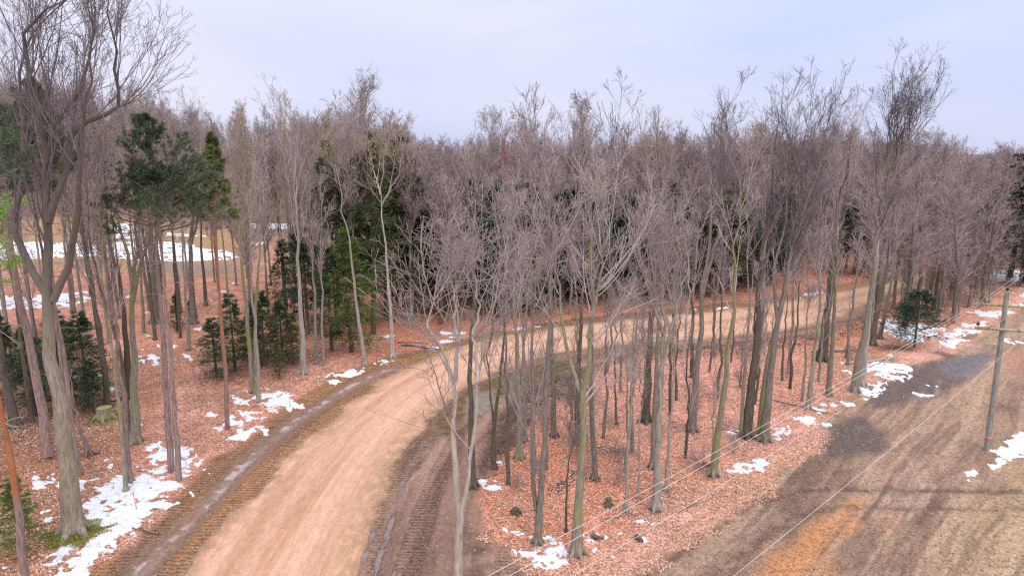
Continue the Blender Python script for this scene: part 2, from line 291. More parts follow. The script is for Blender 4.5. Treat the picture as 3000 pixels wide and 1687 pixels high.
    tl = np.clip(lm * sst(.5, .9, np.abs(rl)) * sst(.22, .30, vn(rd * .9, rs * .01, 81)) + rm * .9 * sst(.42, .50, vn(rd * 1.1, rs * .012, 82)) * sst(.36, .5, fbm(rs * .12, rd * .5, 84, 3)), 0, 1) * sst(-.1, .25, sroad)
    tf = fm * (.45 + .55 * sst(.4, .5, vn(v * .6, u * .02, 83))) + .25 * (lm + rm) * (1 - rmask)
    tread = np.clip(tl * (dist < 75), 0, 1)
    wet = np.clip(lm * wetl * .45 + pool * .6 + pb * .5 + rp * .4 + bl * .12 + mud * .12, 0, 1)
    # relief
    z = (nl - .5) * 1.2 * sst(2, 9, np.abs(rd) - 4) * sst(200, 60, dist) * sst(-2, 4, sclear) * .5
    z = z + (nf - .5) * .07 * (1 - rmask) + (nz - .5) * .10 * (1 - rmask) * sst(3, 9, np.abs(rd))
    z = z + rmask * (.10 - .012 * np.clip(rd, -4, 4) ** 2 * .6)
    z = z - lm * sst(.55, .1, np.abs(rl)) * .10 + lm * (bands - .5) * .10 + rm * (fbm(rs * .1, rd * 1.1, 61, 4) - .5) * .12
    z = z + fm * (stre - .5) * .22 - ctm * .06
    z = np.where(lm + rm + rmask > .3, np.maximum(z, -.03), z)
    z = z * (1 - pb) + pb * -.14; z = z * (1 - rp) + rp * -.10
    # snow
    sm = np.zeros(n) - 1.0
    an = fbm(x * .9, y * .9, 91, 5, .6) - .5; ag = fbm(x * 2.6, y * 2.6, 95, 4, .6) - .5
    for p in SNOW:
        c = p.mean(0); dd = math.hypot(*c); wd = float(np.clip(dd * .010, .28, 1.1))
        size = math.sqrt(max(.05, abs(np.sum(p[:, 0] * np.roll(p[:, 1], -1) - p[:, 1] * np.roll(p[:, 0], -1)) / 2)))
        wd = min(wd, .12 + size * .3)
        s = sdf(p, x, y, wd * 3)
        sm = np.maximum(sm, np.clip(.5 - s / (2 * wd), -1, .80) - .5)
    ah = fbm(x * 5.2, y * 5.2, 97, 3, .6) - .5
    qf = 1 - .6 * sst(80, 95, dist) * (x < 0)
    sm = sm + an * 1.1 * qf + ag * 1.5 * qf + ah * .75 * (dist < 70) + .02
    foot = fbm(x * 1.7 + 40, y * 1.7, 99, 3); sm = sm - sst(.62, .72, foot) * .8
    sn = np.clip(sm, -1, 1)
    return z, col, np.c_[litter, tread, wet], np.c_[rs, rd, tf], sn, rmask, fm, rd, np.c_[u, v], np.c_[sdf(ROADPOLY, x, y, 9), sdf(LSHP, x, y, 9), sdf(FIELD, x, y, 12), sclear, rd, sdf(RSHP, x, y, 9)], nz
def gidx(x, y):
    e = math.degrees(math.atan2(H, math.hypot(x, y))); a = math.degrees(math.atan2(x, y))
    i = min(max(int(np.searchsorted(-els, -e)), 0), len(els) - 1); j = min(max(int(np.searchsorted(azs, a)), 0), len(azs) - 1); return i * len(azs) + j
def gz(x, y): return float(z[gidx(x, y)])

# ------------------------------------------------------------------ materials
def mat(name):
    m = bpy.data.materials.new(name); m.use_nodes = True; nt = m.node_tree
    b = nt.nodes['Principled BSDF']; return m, nt, b
def mixc(nt, fac, a, b, bt='MIX'):
    m = N(nt, 'ShaderNodeMix', data_type='RGBA', blend_type=bt)
    for s, v in ((0, fac), (6, a), (7, b)):
        if hasattr(v, 'is_linked') or isinstance(v, bpy.types.NodeSocket): Lk(nt, v, m.inputs[s])
        else: m.inputs[s].default_value = v if s == 0 else (*v, 1)
    return m.outputs[2]
def rmp(nt, src, stops):
    r = N(nt, 'ShaderNodeValToRGB'); cr = r.color_ramp
    while len(cr.elements) < len(stops): cr.elements.new(.5)
    for e, (p, c) in zip(cr.elements, stops):
        e.position = p; e.color = (c, c, c, 1) if not isinstance(c, tuple) else (*c, 1)
    Lk(nt, src, r.inputs[0]); return r.outputs[0]
def mth(nt, op, a, b=None, clamp=False):
    m = N(nt, 'ShaderNodeMath', operation=op, use_clamp=clamp)
    for s, v in ((0, a), (1, b)):
        if v is None: continue
        if isinstance(v, bpy.types.NodeSocket): Lk(nt, v, m.inputs[s])
        else: m.inputs[s].default_value = v
    return m.outputs[0]
def ground_material(name):
    m, nt, b = mat(name)
    geo = N(nt, 'ShaderNodeNewGeometry').outputs['Position']
    col = N(nt, 'ShaderNodeAttribute', attribute_name='Col').outputs['Color']
    ka = N(nt, 'ShaderNodeAttribute', attribute_name='K').outputs['Vector']; ks = N(nt, 'ShaderNodeSeparateXYZ'); Lk(nt, ka, ks.inputs[0])
    sd = N(nt, 'ShaderNodeAttribute', attribute_name='SD').outputs['Vector']; ss = N(nt, 'ShaderNodeSeparateXYZ'); Lk(nt, sd, ss.inputs[0])
    uv = N(nt, 'ShaderNodeAttribute', attribute_name='UVF').outputs['Vector']
    nd = N(nt, 'ShaderNodeTexNoise', i_Scale=5.0, i_Detail=2.0); Lk(nt, geo, nd.inputs['Vector'])
    add = N(nt, 'ShaderNodeVectorMath', operation='MULTIPLY_ADD'); Lk(nt, nd.outputs['Color'], add.inputs[0]); add.inputs[1].default_value = (.25, .25, .25); Lk(nt, geo, add.inputs[2])
    vo = N(nt, 'ShaderNodeTexVoronoi', i_Scale=13.0); Lk(nt, add.outputs[0], vo.inputs['Vector'])
    vs = N(nt, 'ShaderNodeSeparateXYZ'); Lk(nt, vo.outputs['Color'], vs.inputs[0])
    leaf = rmp(nt, vs.outputs[0], [(0, (.48, .43, .40)), (.22, (.80, .76, .72)), (.6, (1.08, 1.04, 1.0)), (.84, (1.25, 1.24, 1.22)), (1.0, (1.5, 1.55, 1.5))])
    n2 = N(nt, 'ShaderNodeTexNoise', i_Scale=1.3, i_Detail=5.0, i_Roughness=.65); Lk(nt, geo, n2.inputs['Vector'])
    lmot = rmp(nt, n2.outputs['Fac'], [(.3, (.78, .74, .72)), (.7, (1.2, 1.2, 1.2))])
    leafc = mixc(nt, 1.0, mixc(nt, 1.0, col, leaf, 'MULTIPLY'), lmot, 'MULTIPLY')
    # bare dirt detail
    n3 = N(nt, 'ShaderNodeTexNoise', i_Scale=3.0, i_Detail=7.0, i_Roughness=.7); Lk(nt, uv, n3.inputs['Vector'])
    d1 = rmp(nt, n3.outputs['Fac'], [(.28, (.80, .79, .78)), (.72, (1.18, 1.18, 1.18))])
    n4 = N(nt, 'ShaderNodeTexNoise', i_Scale=16.0, i_Detail=4.0, i_Roughness=.8); Lk(nt, geo, n4.inputs['Vector'])
    rough_amt = rmp(nt, ss.outputs['Z'], [(0, .30), (.5, 1.0)])
    d2 = mixc(nt, rough_amt, (1, 1, 1), rmp(nt, n4.outputs['Fac'], [(.32, (.62, .60, .58)), (.5, (1, 1, 1)), (.72, (1.3, 1.3, 1.28))]))
    dirt = mixc(nt, 1.0, mixc(nt, 1.0, col, d1, 'MULTIPLY'), d2, 'MULTIPLY')
    vp = N(nt, 'ShaderNodeTexVoronoi', i_Scale=7.0); Lk(nt, geo, vp.inputs['Vector']); vps = N(nt, 'ShaderNodeSeparateXYZ'); Lk(nt, vp.outputs['Color'], vps.inputs[0])
    peb = mth(nt, 'MULTIPLY', mth(nt, 'GREATER_THAN', vps.outputs[1], .93), mth(nt, 'LESS_THAN', vp.outputs['Distance'], .3))
    dirt = mixc(nt, mth(nt, 'MULTIPLY', peb, .4), dirt, (.62, .52, .42))
    base = mixc(nt, ks.outputs[0], dirt, leafc)
    # crawler tread print: bars across the travel direction
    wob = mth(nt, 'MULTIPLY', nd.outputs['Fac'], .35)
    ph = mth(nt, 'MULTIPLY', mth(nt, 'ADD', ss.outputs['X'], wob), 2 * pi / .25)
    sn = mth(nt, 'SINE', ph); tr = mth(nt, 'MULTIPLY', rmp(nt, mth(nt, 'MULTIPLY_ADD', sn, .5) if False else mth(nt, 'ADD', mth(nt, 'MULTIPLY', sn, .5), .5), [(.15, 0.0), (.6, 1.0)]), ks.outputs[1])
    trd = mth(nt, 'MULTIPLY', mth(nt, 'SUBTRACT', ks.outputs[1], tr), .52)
    base = mixc(nt, trd, base, mixc(nt, 1.0, base, (.42, .38, .36), 'MULTIPLY'))  # grooves darkened in the colour: painted shade together with moist dirt
    us = N(nt, 'ShaderNodeSeparateXYZ'); Lk(nt, uv, us.inputs[0])
    ph2 = mth(nt, 'MULTIPLY', mth(nt, 'ADD', us.outputs[0], mth(nt, 'MULTIPLY', nd.outputs['Fac'], .12)), 2 * pi / .085)
    tr2 = mth(nt, 'MULTIPLY', rmp(nt, mth(nt, 'ADD', mth(nt, 'MULTIPLY', mth(nt, 'SINE', ph2), .5), .5), [(.2, 1.0), (.55, 0.0)]), ss.outputs['Z'])
    n5 = N(nt, 'ShaderNodeTexNoise', i_Scale=4.2, i_Detail=6.0, i_Roughness=.8); Lk(nt, geo, n5.inputs['Vector'])
    stip = rmp(nt, n5.outputs['Fac'], [(.40, 1.0), (.50, 0.0)])
    nolit = mth(nt, 'SUBTRACT', 1.0, ks.outputs[0])
    base = mixc(nt, mth(nt, 'MULTIPLY', tr2, .22), base, mixc(nt, 1.0, base, (.40, .36, .34), 'MULTIPLY'))
    base = mixc(nt, mth(nt, 'MULTIPLY', mth(nt, 'MULTIPLY', stip, nolit), mth(nt, 'MULTIPLY', rough_amt, .75)), base, mixc(nt, 1.0, base, (.48, .44, .42), 'MULTIPLY'))
    lite = rmp(nt, n5.outputs['Fac'], [(.55, 0.0), (.66, 1.0)])
    base = mixc(nt, mth(nt, 'MULTIPLY', mth(nt, 'MULTIPLY', lite, nolit), mth(nt, 'MULTIPLY', rough_amt, .30)), base, mixc(nt, 1.0, base, (1.5, 1.45, 1.42), 'MULTIPLY'))
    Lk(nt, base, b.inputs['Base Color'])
    wetr = mth(nt, 'SUBTRACT', .92, mth(nt, 'MULTIPLY', ks.outputs[2], .62)); Lk(nt, wetr, b.inputs['Roughness'])
    b.inputs['Specular IOR Level'].default_value = .3
    h = mth(nt, 'ADD', mth(nt, 'MULTIPLY', vs.outputs[0], mth(nt, 'MULTIPLY', ks.outputs[0], .035)), mth(nt, 'MULTIPLY', tr, .10))
    h = mth(nt, 'ADD', h, mth(nt, 'MULTIPLY', n4.outputs['Fac'], mth(nt, 'MULTIPLY', rough_amt, .06)))
    bu = N(nt, 'ShaderNodeBump', i_Strength=.9, i_Distance=1.0); Lk(nt, h, bu.inputs['Height']); Lk(nt, bu.outputs[0], b.inputs['Normal'])
    return m
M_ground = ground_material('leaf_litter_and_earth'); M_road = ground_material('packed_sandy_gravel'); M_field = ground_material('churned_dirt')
def water_mat(name, c):
    m, nt, b = mat(name); b.inputs['Base Color'].default_value = (*c, 1); b.inputs['Roughness'].default_value = .06; b.inputs['IOR'].default_value = 1.33
    n = N(nt, 'ShaderNodeTexNoise', i_Scale=2.0, i_Detail=3.0); g = N(nt, 'ShaderNodeNewGeometry'); Lk(nt, g.outputs['Position'], n.inputs['Vector'])
    Lk(nt, rmp(nt, n.outputs['Fac'], [(.35, tuple(v * .7 for v in c)), (.65, tuple(v * 1.25 for v in c))]), b.inputs['Base Color'])
    bb = N(nt, 'ShaderNodeBump', i_Strength=.05, i_Distance=.05); Lk(nt, n.outputs['Fac'], bb.inputs['Height']); Lk(nt, bb.outputs[0], b.inputs['Normal']); return m
M_snow, nt, b = mat('snow'); b.inputs['Base Color'].default_value = (.80, .84, .90, 1); b.inputs['Roughness'].default_value = .7
_n = N(nt, 'ShaderNodeTexNoise', i_Scale=3.0, i_Detail=6.0); _g = N(nt, 'ShaderNodeNewGeometry'); Lk(nt, _g.outputs['Position'], _n.inputs['Vector'])
_b = N(nt, 'ShaderNodeBump', i_Strength=.6, i_Distance=.12); Lk(nt, _n.outputs['Fac'], _b.inputs['Height']); Lk(nt, _b.outputs[0], b.inputs['Normal'])
_c = rmp(nt, _n.outputs['Fac'], [(.3, (.52, .56, .64)), (.55, (.64, .67, .72))])
_d = N(nt, 'ShaderNodeAttribute', attribute_name='depth'); _n2 = N(nt, 'ShaderNodeTexNoise', i_Scale=14.0, i_Detail=3.0); Lk(nt, _g.outputs['Position'], _n2.inputs['Vector'])
_e = rmp(nt, mth(nt, 'ADD', _d.outputs['Fac'], mth(nt, 'MULTIPLY', _n2.outputs['Fac'], .16)), [(.06, 1.0), (.16, 0.0)])
_c = mixc(nt, mth(nt, 'MULTIPLY', _e, .7), _c, (.50, .42, .38))
_s = N(nt, 'ShaderNodeTexVoronoi', i_Scale=3.2); Lk(nt, _g.outputs['Position'], _s.inputs['Vector'])
_c = mixc(nt, mth(nt, 'LESS_THAN', _s.outputs['Distance'], .10), _c, (.34, .20, .15))
Lk(nt, _c, b.inputs['Base Color'])
M_wbig = water_mat('muddy_olive_water', (.16, .105, .06)); M_wrut = water_mat('grey_rut_water', (.17, .12, .11))
def bark_mat(name, c1, c2, moss=None, mossamt=.5, streak=1.0, up=None, lim=(.45, .75)):
    m, nt, b = mat(name); tc = N(nt, 'ShaderNodeTexCoord'); oi = N(nt, 'ShaderNodeObjectInfo')
    ad = N(nt, 'ShaderNodeVectorMath', operation='ADD'); Lk(nt, tc.outputs['Object'], ad.inputs[0]); Lk(nt, oi.outputs['Location'], ad.inputs[1])
    mp = N(nt, 'ShaderNodeMapping'); mp.inputs['Scale'].default_value = (9, 9, 1.6); Lk(nt, ad.outputs[0], mp.inputs[0])
    n = N(nt, 'ShaderNodeTexNoise', i_Scale=1.4, i_Detail=6.0, i_Roughness=.7); Lk(nt, mp.outputs[0], n.inputs['Vector'])
    f = rmp(nt, n.outputs['Fac'], [(.33, 0.0), (.66, 1.0)])
    c = mixc(nt, f, c1, c2)
    n2 = N(nt, 'ShaderNodeTexNoise', i_Scale=.55, i_Detail=4.0); Lk(nt, ad.outputs[0], n2.inputs['Vector'])
    if moss: c = mixc(nt, mth(nt, 'MULTIPLY', rmp(nt, n2.outputs['Fac'], [(.46, 0.0), (.62, 1.0)]), mossamt), c, moss)
    if up:
        s = N(nt, 'ShaderNodeSeparateXYZ'); Lk(nt, tc.outputs['Object'], s.inputs[0])
        hz = mth(nt, 'ADD', mth(nt, 'MULTIPLY', s.outputs['Z'], 1 / up[1]), mth(nt, 'MULTIPLY', n.outputs['Fac'], .35))
        c = mixc(nt, rmp(nt, hz, [(lim[0], 0.0), (lim[1], 1.0)]), c, mixc(nt, f, up[0], tuple(v * .6 for v in up[0])))
    v = rmp(nt, oi.outputs['Random'], [(0, .78), (1, 1.22)])
    c = mixc(nt, 1.0, c, v, 'MULTIPLY')
    Lk(nt, c, b.inputs['Base Color']); b.inputs['Roughness'].default_value = .9; b.inputs['Specular IOR Level'].default_value = .2
    bu = N(nt, 'ShaderNodeBump', i_Strength=.8, i_Distance=.04); Lk(nt, n.outputs['Fac'], bu.inputs['Height']); Lk(nt, bu.outputs[0], b.inputs['Normal'])
    return m
B = {
 'grey': bark_mat('grey_bark', (.12, .098, .088), (.31, .262, .232), (.17, .17, .075), .4),
 'pale': bark_mat('pale_grey_bark', (.20, .17, .15), (.45, .39, .345), (.27, .27, .13), .35),
 'moss': bark_mat('mossy_bark', (.14, .118, .09), (.34, .30, .23), (.23, .235, .07), .8),
 'dark': bark_mat('dark_bark', (.06, .048, .04), (.165, .135, .115), (.11, .11, .04), .5),
 'oak': bark_mat('furrowed_tan_bark', (.17, .14, .105), (.42, .355, .285), (.20, .20, .09), .25, up=((.17, .14, .115), 16.0), lim=(.70, .95)),
 'pine': bark_mat('plated_pine_bark', (.15, .105, .09), (.40, .29, .265), None),
 'orange': bark_mat('orange_flaking_bark', (.16, .10, .08), (.34, .23, .19), None, up=((.46, .21, .12), 9.0), lim=(.55, .85)),
 'orangelow': bark_mat('flaking_orange_bark_above_grey', (.15, .11, .105), (.36, .27, .25), None, up=((.44, .17, .08), 6.0), lim=(.82, .95)),
 'dead': bark_mat('weathered_dead_wood', (.22, .18, .15), (.46, .40, .34)),
}
def twig_mat(name, c):
    m, nt, b = mat(name); oi = N(nt, 'ShaderNodeObjectInfo'); g = N(nt, 'ShaderNodeNewGeometry')
    v = mth(nt, 'ADD', mth(nt, 'MULTIPLY', oi.outputs['Random'], .35), mth(nt, 'MULTIPLY', g.outputs['Random Per Island'], .6))
    cc = mixc(nt, 1.0, c, rmp(nt, v, [(0, (.55, .53, .53)), (.5, (1, .98, .97)), (1, (1.5, 1.5, 1.48))]), 'MULTIPLY')
    Lk(nt, cc, b.inputs['Base Color']); b.inputs['Roughness'].default_value = .85; b.inputs['Specular IOR Level'].default_value = .2; return m
T = {'mauve': twig_mat('mauve_twigs', (.33, .262, .260)), 'grey': twig_mat('grey_twigs', (.33, .275, .255)), 'pale': twig_mat('pale_twigs', (.35, .295, .27)),
     'red': twig_mat('red_budded_twigs', (.31, .17, .175)), 'tan': twig_mat('tan_twigs', (.36, .29, .22)), 'dark': twig_mat('dark_twigs', (.165, .135, .14))}
def needle_mat(name, c, c2):
    m, nt, b = mat(name); g = N(nt, 'ShaderNodeNewGeometry'); oi = N(nt, 'ShaderNodeObjectInfo')
    tc = N(nt, 'ShaderNodeTexCoord'); n = N(nt, 'ShaderNodeTexNoise', i_Scale=.9, i_Detail=2.0); Lk(nt, tc.outputs['Object'], n.inputs['Vector'])
    f = mth(nt, 'ADD', mth(nt, 'MULTIPLY', g.outputs['Random Per Island'], .55), mth(nt, 'MULTIPLY', rmp(nt, n.outputs['Fac'], [(.35, 0.), (.65, 1.)]), .45))
    cc = mixc(nt, 1.0, mixc(nt, f, c, c2), rmp(nt, oi.outputs['Random'], [(0, .8), (1, 1.2)]), 'MULTIPLY')
    Lk(nt, cc, b.inputs['Base Color']); b.inputs['Roughness'].default_value = .7; b.inputs['Specular IOR Level'].default_value = .25; return m
ND = {'spruce': needle_mat('spruce_needles', (.022, .05, .026), (.085, .14, .062)), 'yellowgreen': needle_mat('yellow_green_needles', (.05, .085, .02), (.17, .23, .055)),  # yellowgreen needles have a yellower hue of their own
      'hemlock': needle_mat('hemlock_needles', (.035, .055, .026), (.135, .155, .065)), 'redpine': needle_mat('dark_pine_needles', (.022, .045, .024), (.125, .17, .085)),
      'lightpine': needle_mat('light_pine_needles', (.07, .10, .03), (.25, .28, .10)), 'deep': needle_mat('deep_green_needles', (.014, .035, .022), (.055, .10, .055)),
      'lime': needle_mat('lime_pine_needles', (.16, .33, .05), (.38, .58, .14))}
M_leaf, nt, b = mat('dry_tan_leaves'); g = N(nt, 'ShaderNodeNewGeometry')
Lk(nt, rmp(nt, g.outputs['Random Per Island'], [(0, (.28, .13, .06)), (.5, (.48, .26, .12)), (1, (.62, .40, .22))]), b.inputs['Base Color']); b.inputs['Roughness'].default_value = .8
M_litter, nt, b = mat('fallen_leaves'); g = N(nt, 'ShaderNodeNewGeometry')
Lk(nt, rmp(nt, g.outputs['Random Per Island'], [(0, (.25, .125, .085)), (.3, (.47, .25, .175)), (.78, (.56, .345, .25)), (1, (.68, .49, .38))]), b.inputs['Base Color']); b.inputs['Roughness'].default_value = .75
M_stone, nt, b = mat('pebbles'); g = N(nt, 'ShaderNodeNewGeometry')
Lk(nt, rmp(nt, g.outputs['Random Per Island'], [(0, (.20, .14, .10)), (.6, (.42, .31, .22)), (1, (.72, .62, .50))]), b.inputs['Base Color']); b.inputs['Roughness'].default_value = .85
M_clod, nt, b = mat('earth_clods'); g = N(nt, 'ShaderNodeNewGeometry')
Lk(nt, rmp(nt, g.outputs['Random Per Island'], [(0, (.13, .085, .065)), (.6, (.26, .185, .145)), (1, (.46, .36, .28))]), b.inputs['Base Color']); b.inputs['Roughness'].default_value = .95

# ------------------------------------------------------------------ mesh helpers
def mesh_np(name, V, faces_list, mats=(), smooth=False, mi=None):
    """faces_list: list of int arrays [n, k]"""
    me = bpy.data.meshes.new(name)
    V = np.ascontiguousarray(V, np.float32); me.vertices.add(len(V)); me.vertices.foreach_set('co', V.ravel())
    loops = np.concatenate([f.ravel() for f in faces_list]).astype(np.int32)
    tot = np.concatenate([np.full(len(f), f.shape[1], np.int32) for f in faces_list])
    st = np.r_[0, np.cumsum(tot)[:-1]].astype(np.int32)
    me.loops.add(len(loops)); me.loops.foreach_set('vertex_index', loops)
    me.polygons.add(len(tot)); me.polygons.foreach_set('loop_start', st); me.polygons.foreach_set('loop_total', tot)
    for m in mats: me.materials.append(m)
    if smooth: me.polygons.foreach_set('use_smooth', np.ones(len(tot), bool))
    if mi is not None: me.polygons.foreach_set('material_index', mi.astype(np.int32))
    me.update(calc_edges=True); return me
def link(name, data, parent=None, loc=None):
    o = bpy.data.objects.new(name, data); COL.objects.link(o)
    if parent is not None: o.parent = parent
    if loc is not None: o.location = loc
    return o
def tag(o, label=None, cat=None, group=None, kind=None):
    if label: o['label'] = label
    if cat: o['category'] = cat
    if group: o['group'] = group
    if kind: o['kind'] = kind
    return o
def nrm(a): return a / (np.linalg.norm(a, axis=-1, keepdims=True) + 1e-9)
class Tubes:
    def __init__(s): s.V = []; s.Fq = []; s.n = 0
    def add(s, P, Rd, S, closed=True):
        """P [N,K,3], Rd [N,K]"""
        Nn, K, _ = P.shape
        Tn = np.empty_like(P); Tn[:, 1:-1] = P[:, 2:] - P[:, :-2]; Tn[:, 0] = P[:, 1] - P[:, 0]; Tn[:, -1] = P[:, -1] - P[:, -2]; Tn = nrm(Tn)
        mt = nrm(P[:, -1] - P[:, 0]); ref = np.where(np.abs(mt[:, 2:3]) > .75, np.array([[1., 0, 0]]), np.array([[0, 0, 1.]]))[:, None, :]
        A = nrm(np.cross(Tn, ref)); Bv = np.cross(Tn, A)
        ang = np.arange(S) * 2 * pi / S
        ring = P[:, :, None, :] + Rd[:, :, None, None] * (A[:, :, None, :] * np.cos(ang)[None, None, :, None] + Bv[:, :, None, :] * np.sin(ang)[None, None, :, None])
        s.V.append(ring.reshape(-1, 3)); idx = np.arange(Nn * K * S).reshape(Nn, K, S) + s.n
        a = idx[:, :-1]; b_ = idx[:, 1:]
        q = np.stack([a, np.roll(a, -1, 2), np.roll(b_, -1, 2), b_], -1).reshape(-1, 4); s.Fq.append(q); s.n += Nn * K * S
    def mesh(s, name, mats, smooth=True, split=None):
        f = np.concatenate(s.Fq); mi = None
        if split is not None: mi = np.zeros(len(f), np.int32); mi[sum(len(q) for q in s.Fq[:split]):] = 1
        return mesh_np(name, np.concatenate(s.V), [f], mats, smooth, mi)
def grow(rng, P, Rd, k, t0, t1, a0, a1, len_, lvar, K, wob, trop, rfac, rend, bias=None):
    """children of every polyline; len_ is absolute per parent [N] scaled by position"""
    Nn, KP, _ = P.shape
    t = rng.uniform(t0, t1, (Nn, k)); f = t * (KP - 1); i = np.minimum(f.astype(int), KP - 2); fr = (f - i)[..., None]
    rows = np.arange(Nn)[:, None]
    p0 = P[rows, i] * (1 - fr) + P[rows, i + 1] * fr; d0 = nrm(P[rows, i + 1] - P[rows, i])
    r0 = Rd[rows, i] * (1 - fr[..., 0]) + Rd[rows, i + 1] * fr[..., 0]
    rv = nrm(rng.normal(size=(Nn, k, 3))); perp = nrm(rv - d0 * np.sum(rv * d0, -1, keepdims=True))
    a = rng.uniform(a0, a1, (Nn, k, 1)); d = nrm(d0 * np.cos(a) + perp * np.sin(a))
    L = len_[:, None] * (1 - .55 * t) * rng.uniform(1 - lvar, 1 + lvar, (Nn, k)); step = (L / (K - 1))[..., None]
    pts = [p0]
    for j in range(K - 1):
        d = nrm(d + rng.normal(scale=wob, size=d.shape) + np.array([0, 0, trop])); pts.append(pts[-1] + d * step)
    Q = np.stack(pts, 2).reshape(Nn * k, K, 3)
    rr = (np.minimum(r0 * rfac, .5))[..., None] * (1 - np.linspace(0, 1, K)) + rend * np.linspace(0, 1, K)
    return Q, np.maximum(rr.reshape(Nn * k, K), rend * .8), L.reshape(-1)
def resamp3(P, r, n):
    P = np.asarray(P, float); d = np.r_[0, np.cumsum(np.linalg.norm(np.diff(P, axis=0), axis=1))]; t = np.linspace(0, d[-1], n)
    return np.c_[[np.interp(t, d, P[:, c]) for c in range(3)]].T, np.interp(t, d, r)
def bare_tree(seed, stems, cfg, tkey):
    """stems: list of (points [n,3], radii [n], first crown fraction). returns trunk mesh, crown mesh"""
    rng = np.random.default_rng(seed); tr = Tubes(); cr = Tubes()
    wf = cfg.get('wf', .75); af = cfg.get('af', .85); spread = cfg.get('spread', 4.0); dens = cfg.get('dens', 1.0); tw = cfg.get('tw', .008)
    for (pts, rad, c0, nl) in stems:
        n = 16; P, r = resamp3(pts, rad, n)
        jit = rng.normal(scale=.055, size=P.shape); jit[0] = 0; jit[:, 2] *= .2; P = P + jit * np.linspace(.3, 1.6, n)[:, None]
        tr.add(P[None], r[None], 9)
        P1, R1, L1 = grow(rng, P[None], r[None], int(nl * cfg.get('limbs', 1)), c0, .98, *cfg.get('a1', (.45, .95)), np.array([spread * 1.25]), .35, 8, .12 * wf, cfg.get('trop', .13), cfg.get('rf', .42), tw * 1.5)
        cr.add(P1, R1, 5)
        P2, R2, L2 = grow(rng, P1, R1, max(2, int(7 * dens)), .15, .97, .4 * af, 1.0 * af, L1 * .62, .4, 5, .15 * wf, cfg.get('trop2', .08), .5, tw * 1.15); cr.add(P2, R2, 4)
        P3, R3, L3 = grow(rng, P2, R2, max(2, int(5 * dens)), .15, 1.0, .4 * af, 1.0 * af, np.maximum(L2 * .6, .5), .4, 4, .14 * wf, .06, .6, tw); cr.add(P3, R3, 3)
        if cfg.get('l4', True):
            P4, R4, L4 = grow(rng, P3, R3, 3, .2, 1.0, .35, .9, np.maximum(L3 * .6, .38), .4, 3, .12, .05, .7, tw * .9); cr.add(P4, R4, 3)
        # a leader's own tip shoots
        P5, R5, L5 = grow(rng, P[None], r[None], int(8 * dens), .86, 1.0, .15, .5, np.array([spread * .8]), .3, 5, .1, .12, .7, tw); cr.add(P5, R5, 4)
        P6, R6, L6 = grow(rng, P5, R5, 7, .1, 1.0, .35, .8, L5 * .55, .3, 4, .12, .07, .7, tw); cr.add(P6, R6, 3)
    # root flare
    p0 = np.asarray(stems[0][0][0]); r0 = stems[0][1][0]
    for a in np.arange(5) * 2 * pi / 5 + rng.uniform(0, 1):
        d = np.array([math.cos(a), math.sin(a), 0]); q = np.array([p0 + d * r0 * .35 + [0, 0, r0 * 2.2], p0 + d * r0 * .75 + [0, 0, r0 * .9], p0 + d * r0 * 1.35 + [0, 0, .12 * r0], p0 + d * r0 * 2.0 + [0, 0, -.12]])
        tr.add(q[None], np.array([[r0 * .45, r0 * .5, r0 * .36, r0 * .12]]), 6)
    extra = None
    if cfg.get('leaves'):
        pick = rng.choice(len(P3), min(len(P3), cfg['leaves'])); c = P3[pick, -1] + rng.normal(scale=.06, size=(len(pick), 3))
        extra = blades(rng, c, nrm(rng.normal(size=c.shape)), .12, .08)
    return tr, cr, extra
def blades(rng, c, d, L, W, lv=.3):
    """thin diamond leaves / needle sprays from c along d"""
    n = len(c); L = L * rng.uniform(1 - lv, 1 + lv, (n, 1)); rv = nrm(rng.normal(size=(n, 3))); s = nrm(np.cross(d, rv))
    V = np.stack([c, c + d * L * .45 + s * W * .5, c + d * L, c + d * L * .45 - s * W * .5], 1).reshape(-1, 3)
    return V, np.arange(4 * n).reshape(n, 4)

# ------------------------------------------------------------------ build the ground sheet
els = np.r_[np.arange(58, 4.0, -.088), np.geomspace(4.0, .5, 60)]
azs = np.r_[np.linspace(-85, -46, 60)[:-1], np.arange(-46, 46, .098), np.linspace(46, 85, 60)]
DD = H / np.tan(np.radians(els)); AA = np.radians(azs)
gx = (DD[:, None] * np.sin(AA)[None]).ravel(); gy = (DD[:, None] * np.cos(AA)[None]).ravel()
z, col, K_, SD_, SN, rmask, fm, rdist, UVv, INF, _nz = paint(gx, gy)
nr, nc = len(els), len(azs)
idx = np.arange(nr * nc).reshape(nr, nc)
FQ = np.stack([idx[:-1, :-1], idx[:-1, 1:], idx[1:, 1:], idx[1:, :-1]], -1).reshape(-1, 4)
FQ = FQ[:, ::-1]
Vg = np.c_[gx, gy, z]
def sub(mask_f, V):
    f = FQ[mask_f]; u, inv = np.unique(f, return_inverse=True); return V[u], inv.reshape(-1, 4), u
def attrs(me, u):
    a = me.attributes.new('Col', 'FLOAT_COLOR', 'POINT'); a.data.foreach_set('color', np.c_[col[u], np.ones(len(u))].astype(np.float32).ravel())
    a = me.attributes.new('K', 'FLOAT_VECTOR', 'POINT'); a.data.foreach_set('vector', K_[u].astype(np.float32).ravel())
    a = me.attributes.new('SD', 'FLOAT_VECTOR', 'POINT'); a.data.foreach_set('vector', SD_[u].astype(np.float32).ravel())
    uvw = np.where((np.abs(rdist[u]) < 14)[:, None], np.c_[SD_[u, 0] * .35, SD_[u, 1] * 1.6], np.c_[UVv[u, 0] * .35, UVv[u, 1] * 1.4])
    a = me.attributes.new('UVF', 'FLOAT_VECTOR', 'POINT'); a.data.foreach_set('vector', np.c_[uvw, np.zeros(len(u))].astype(np.float32).ravel())
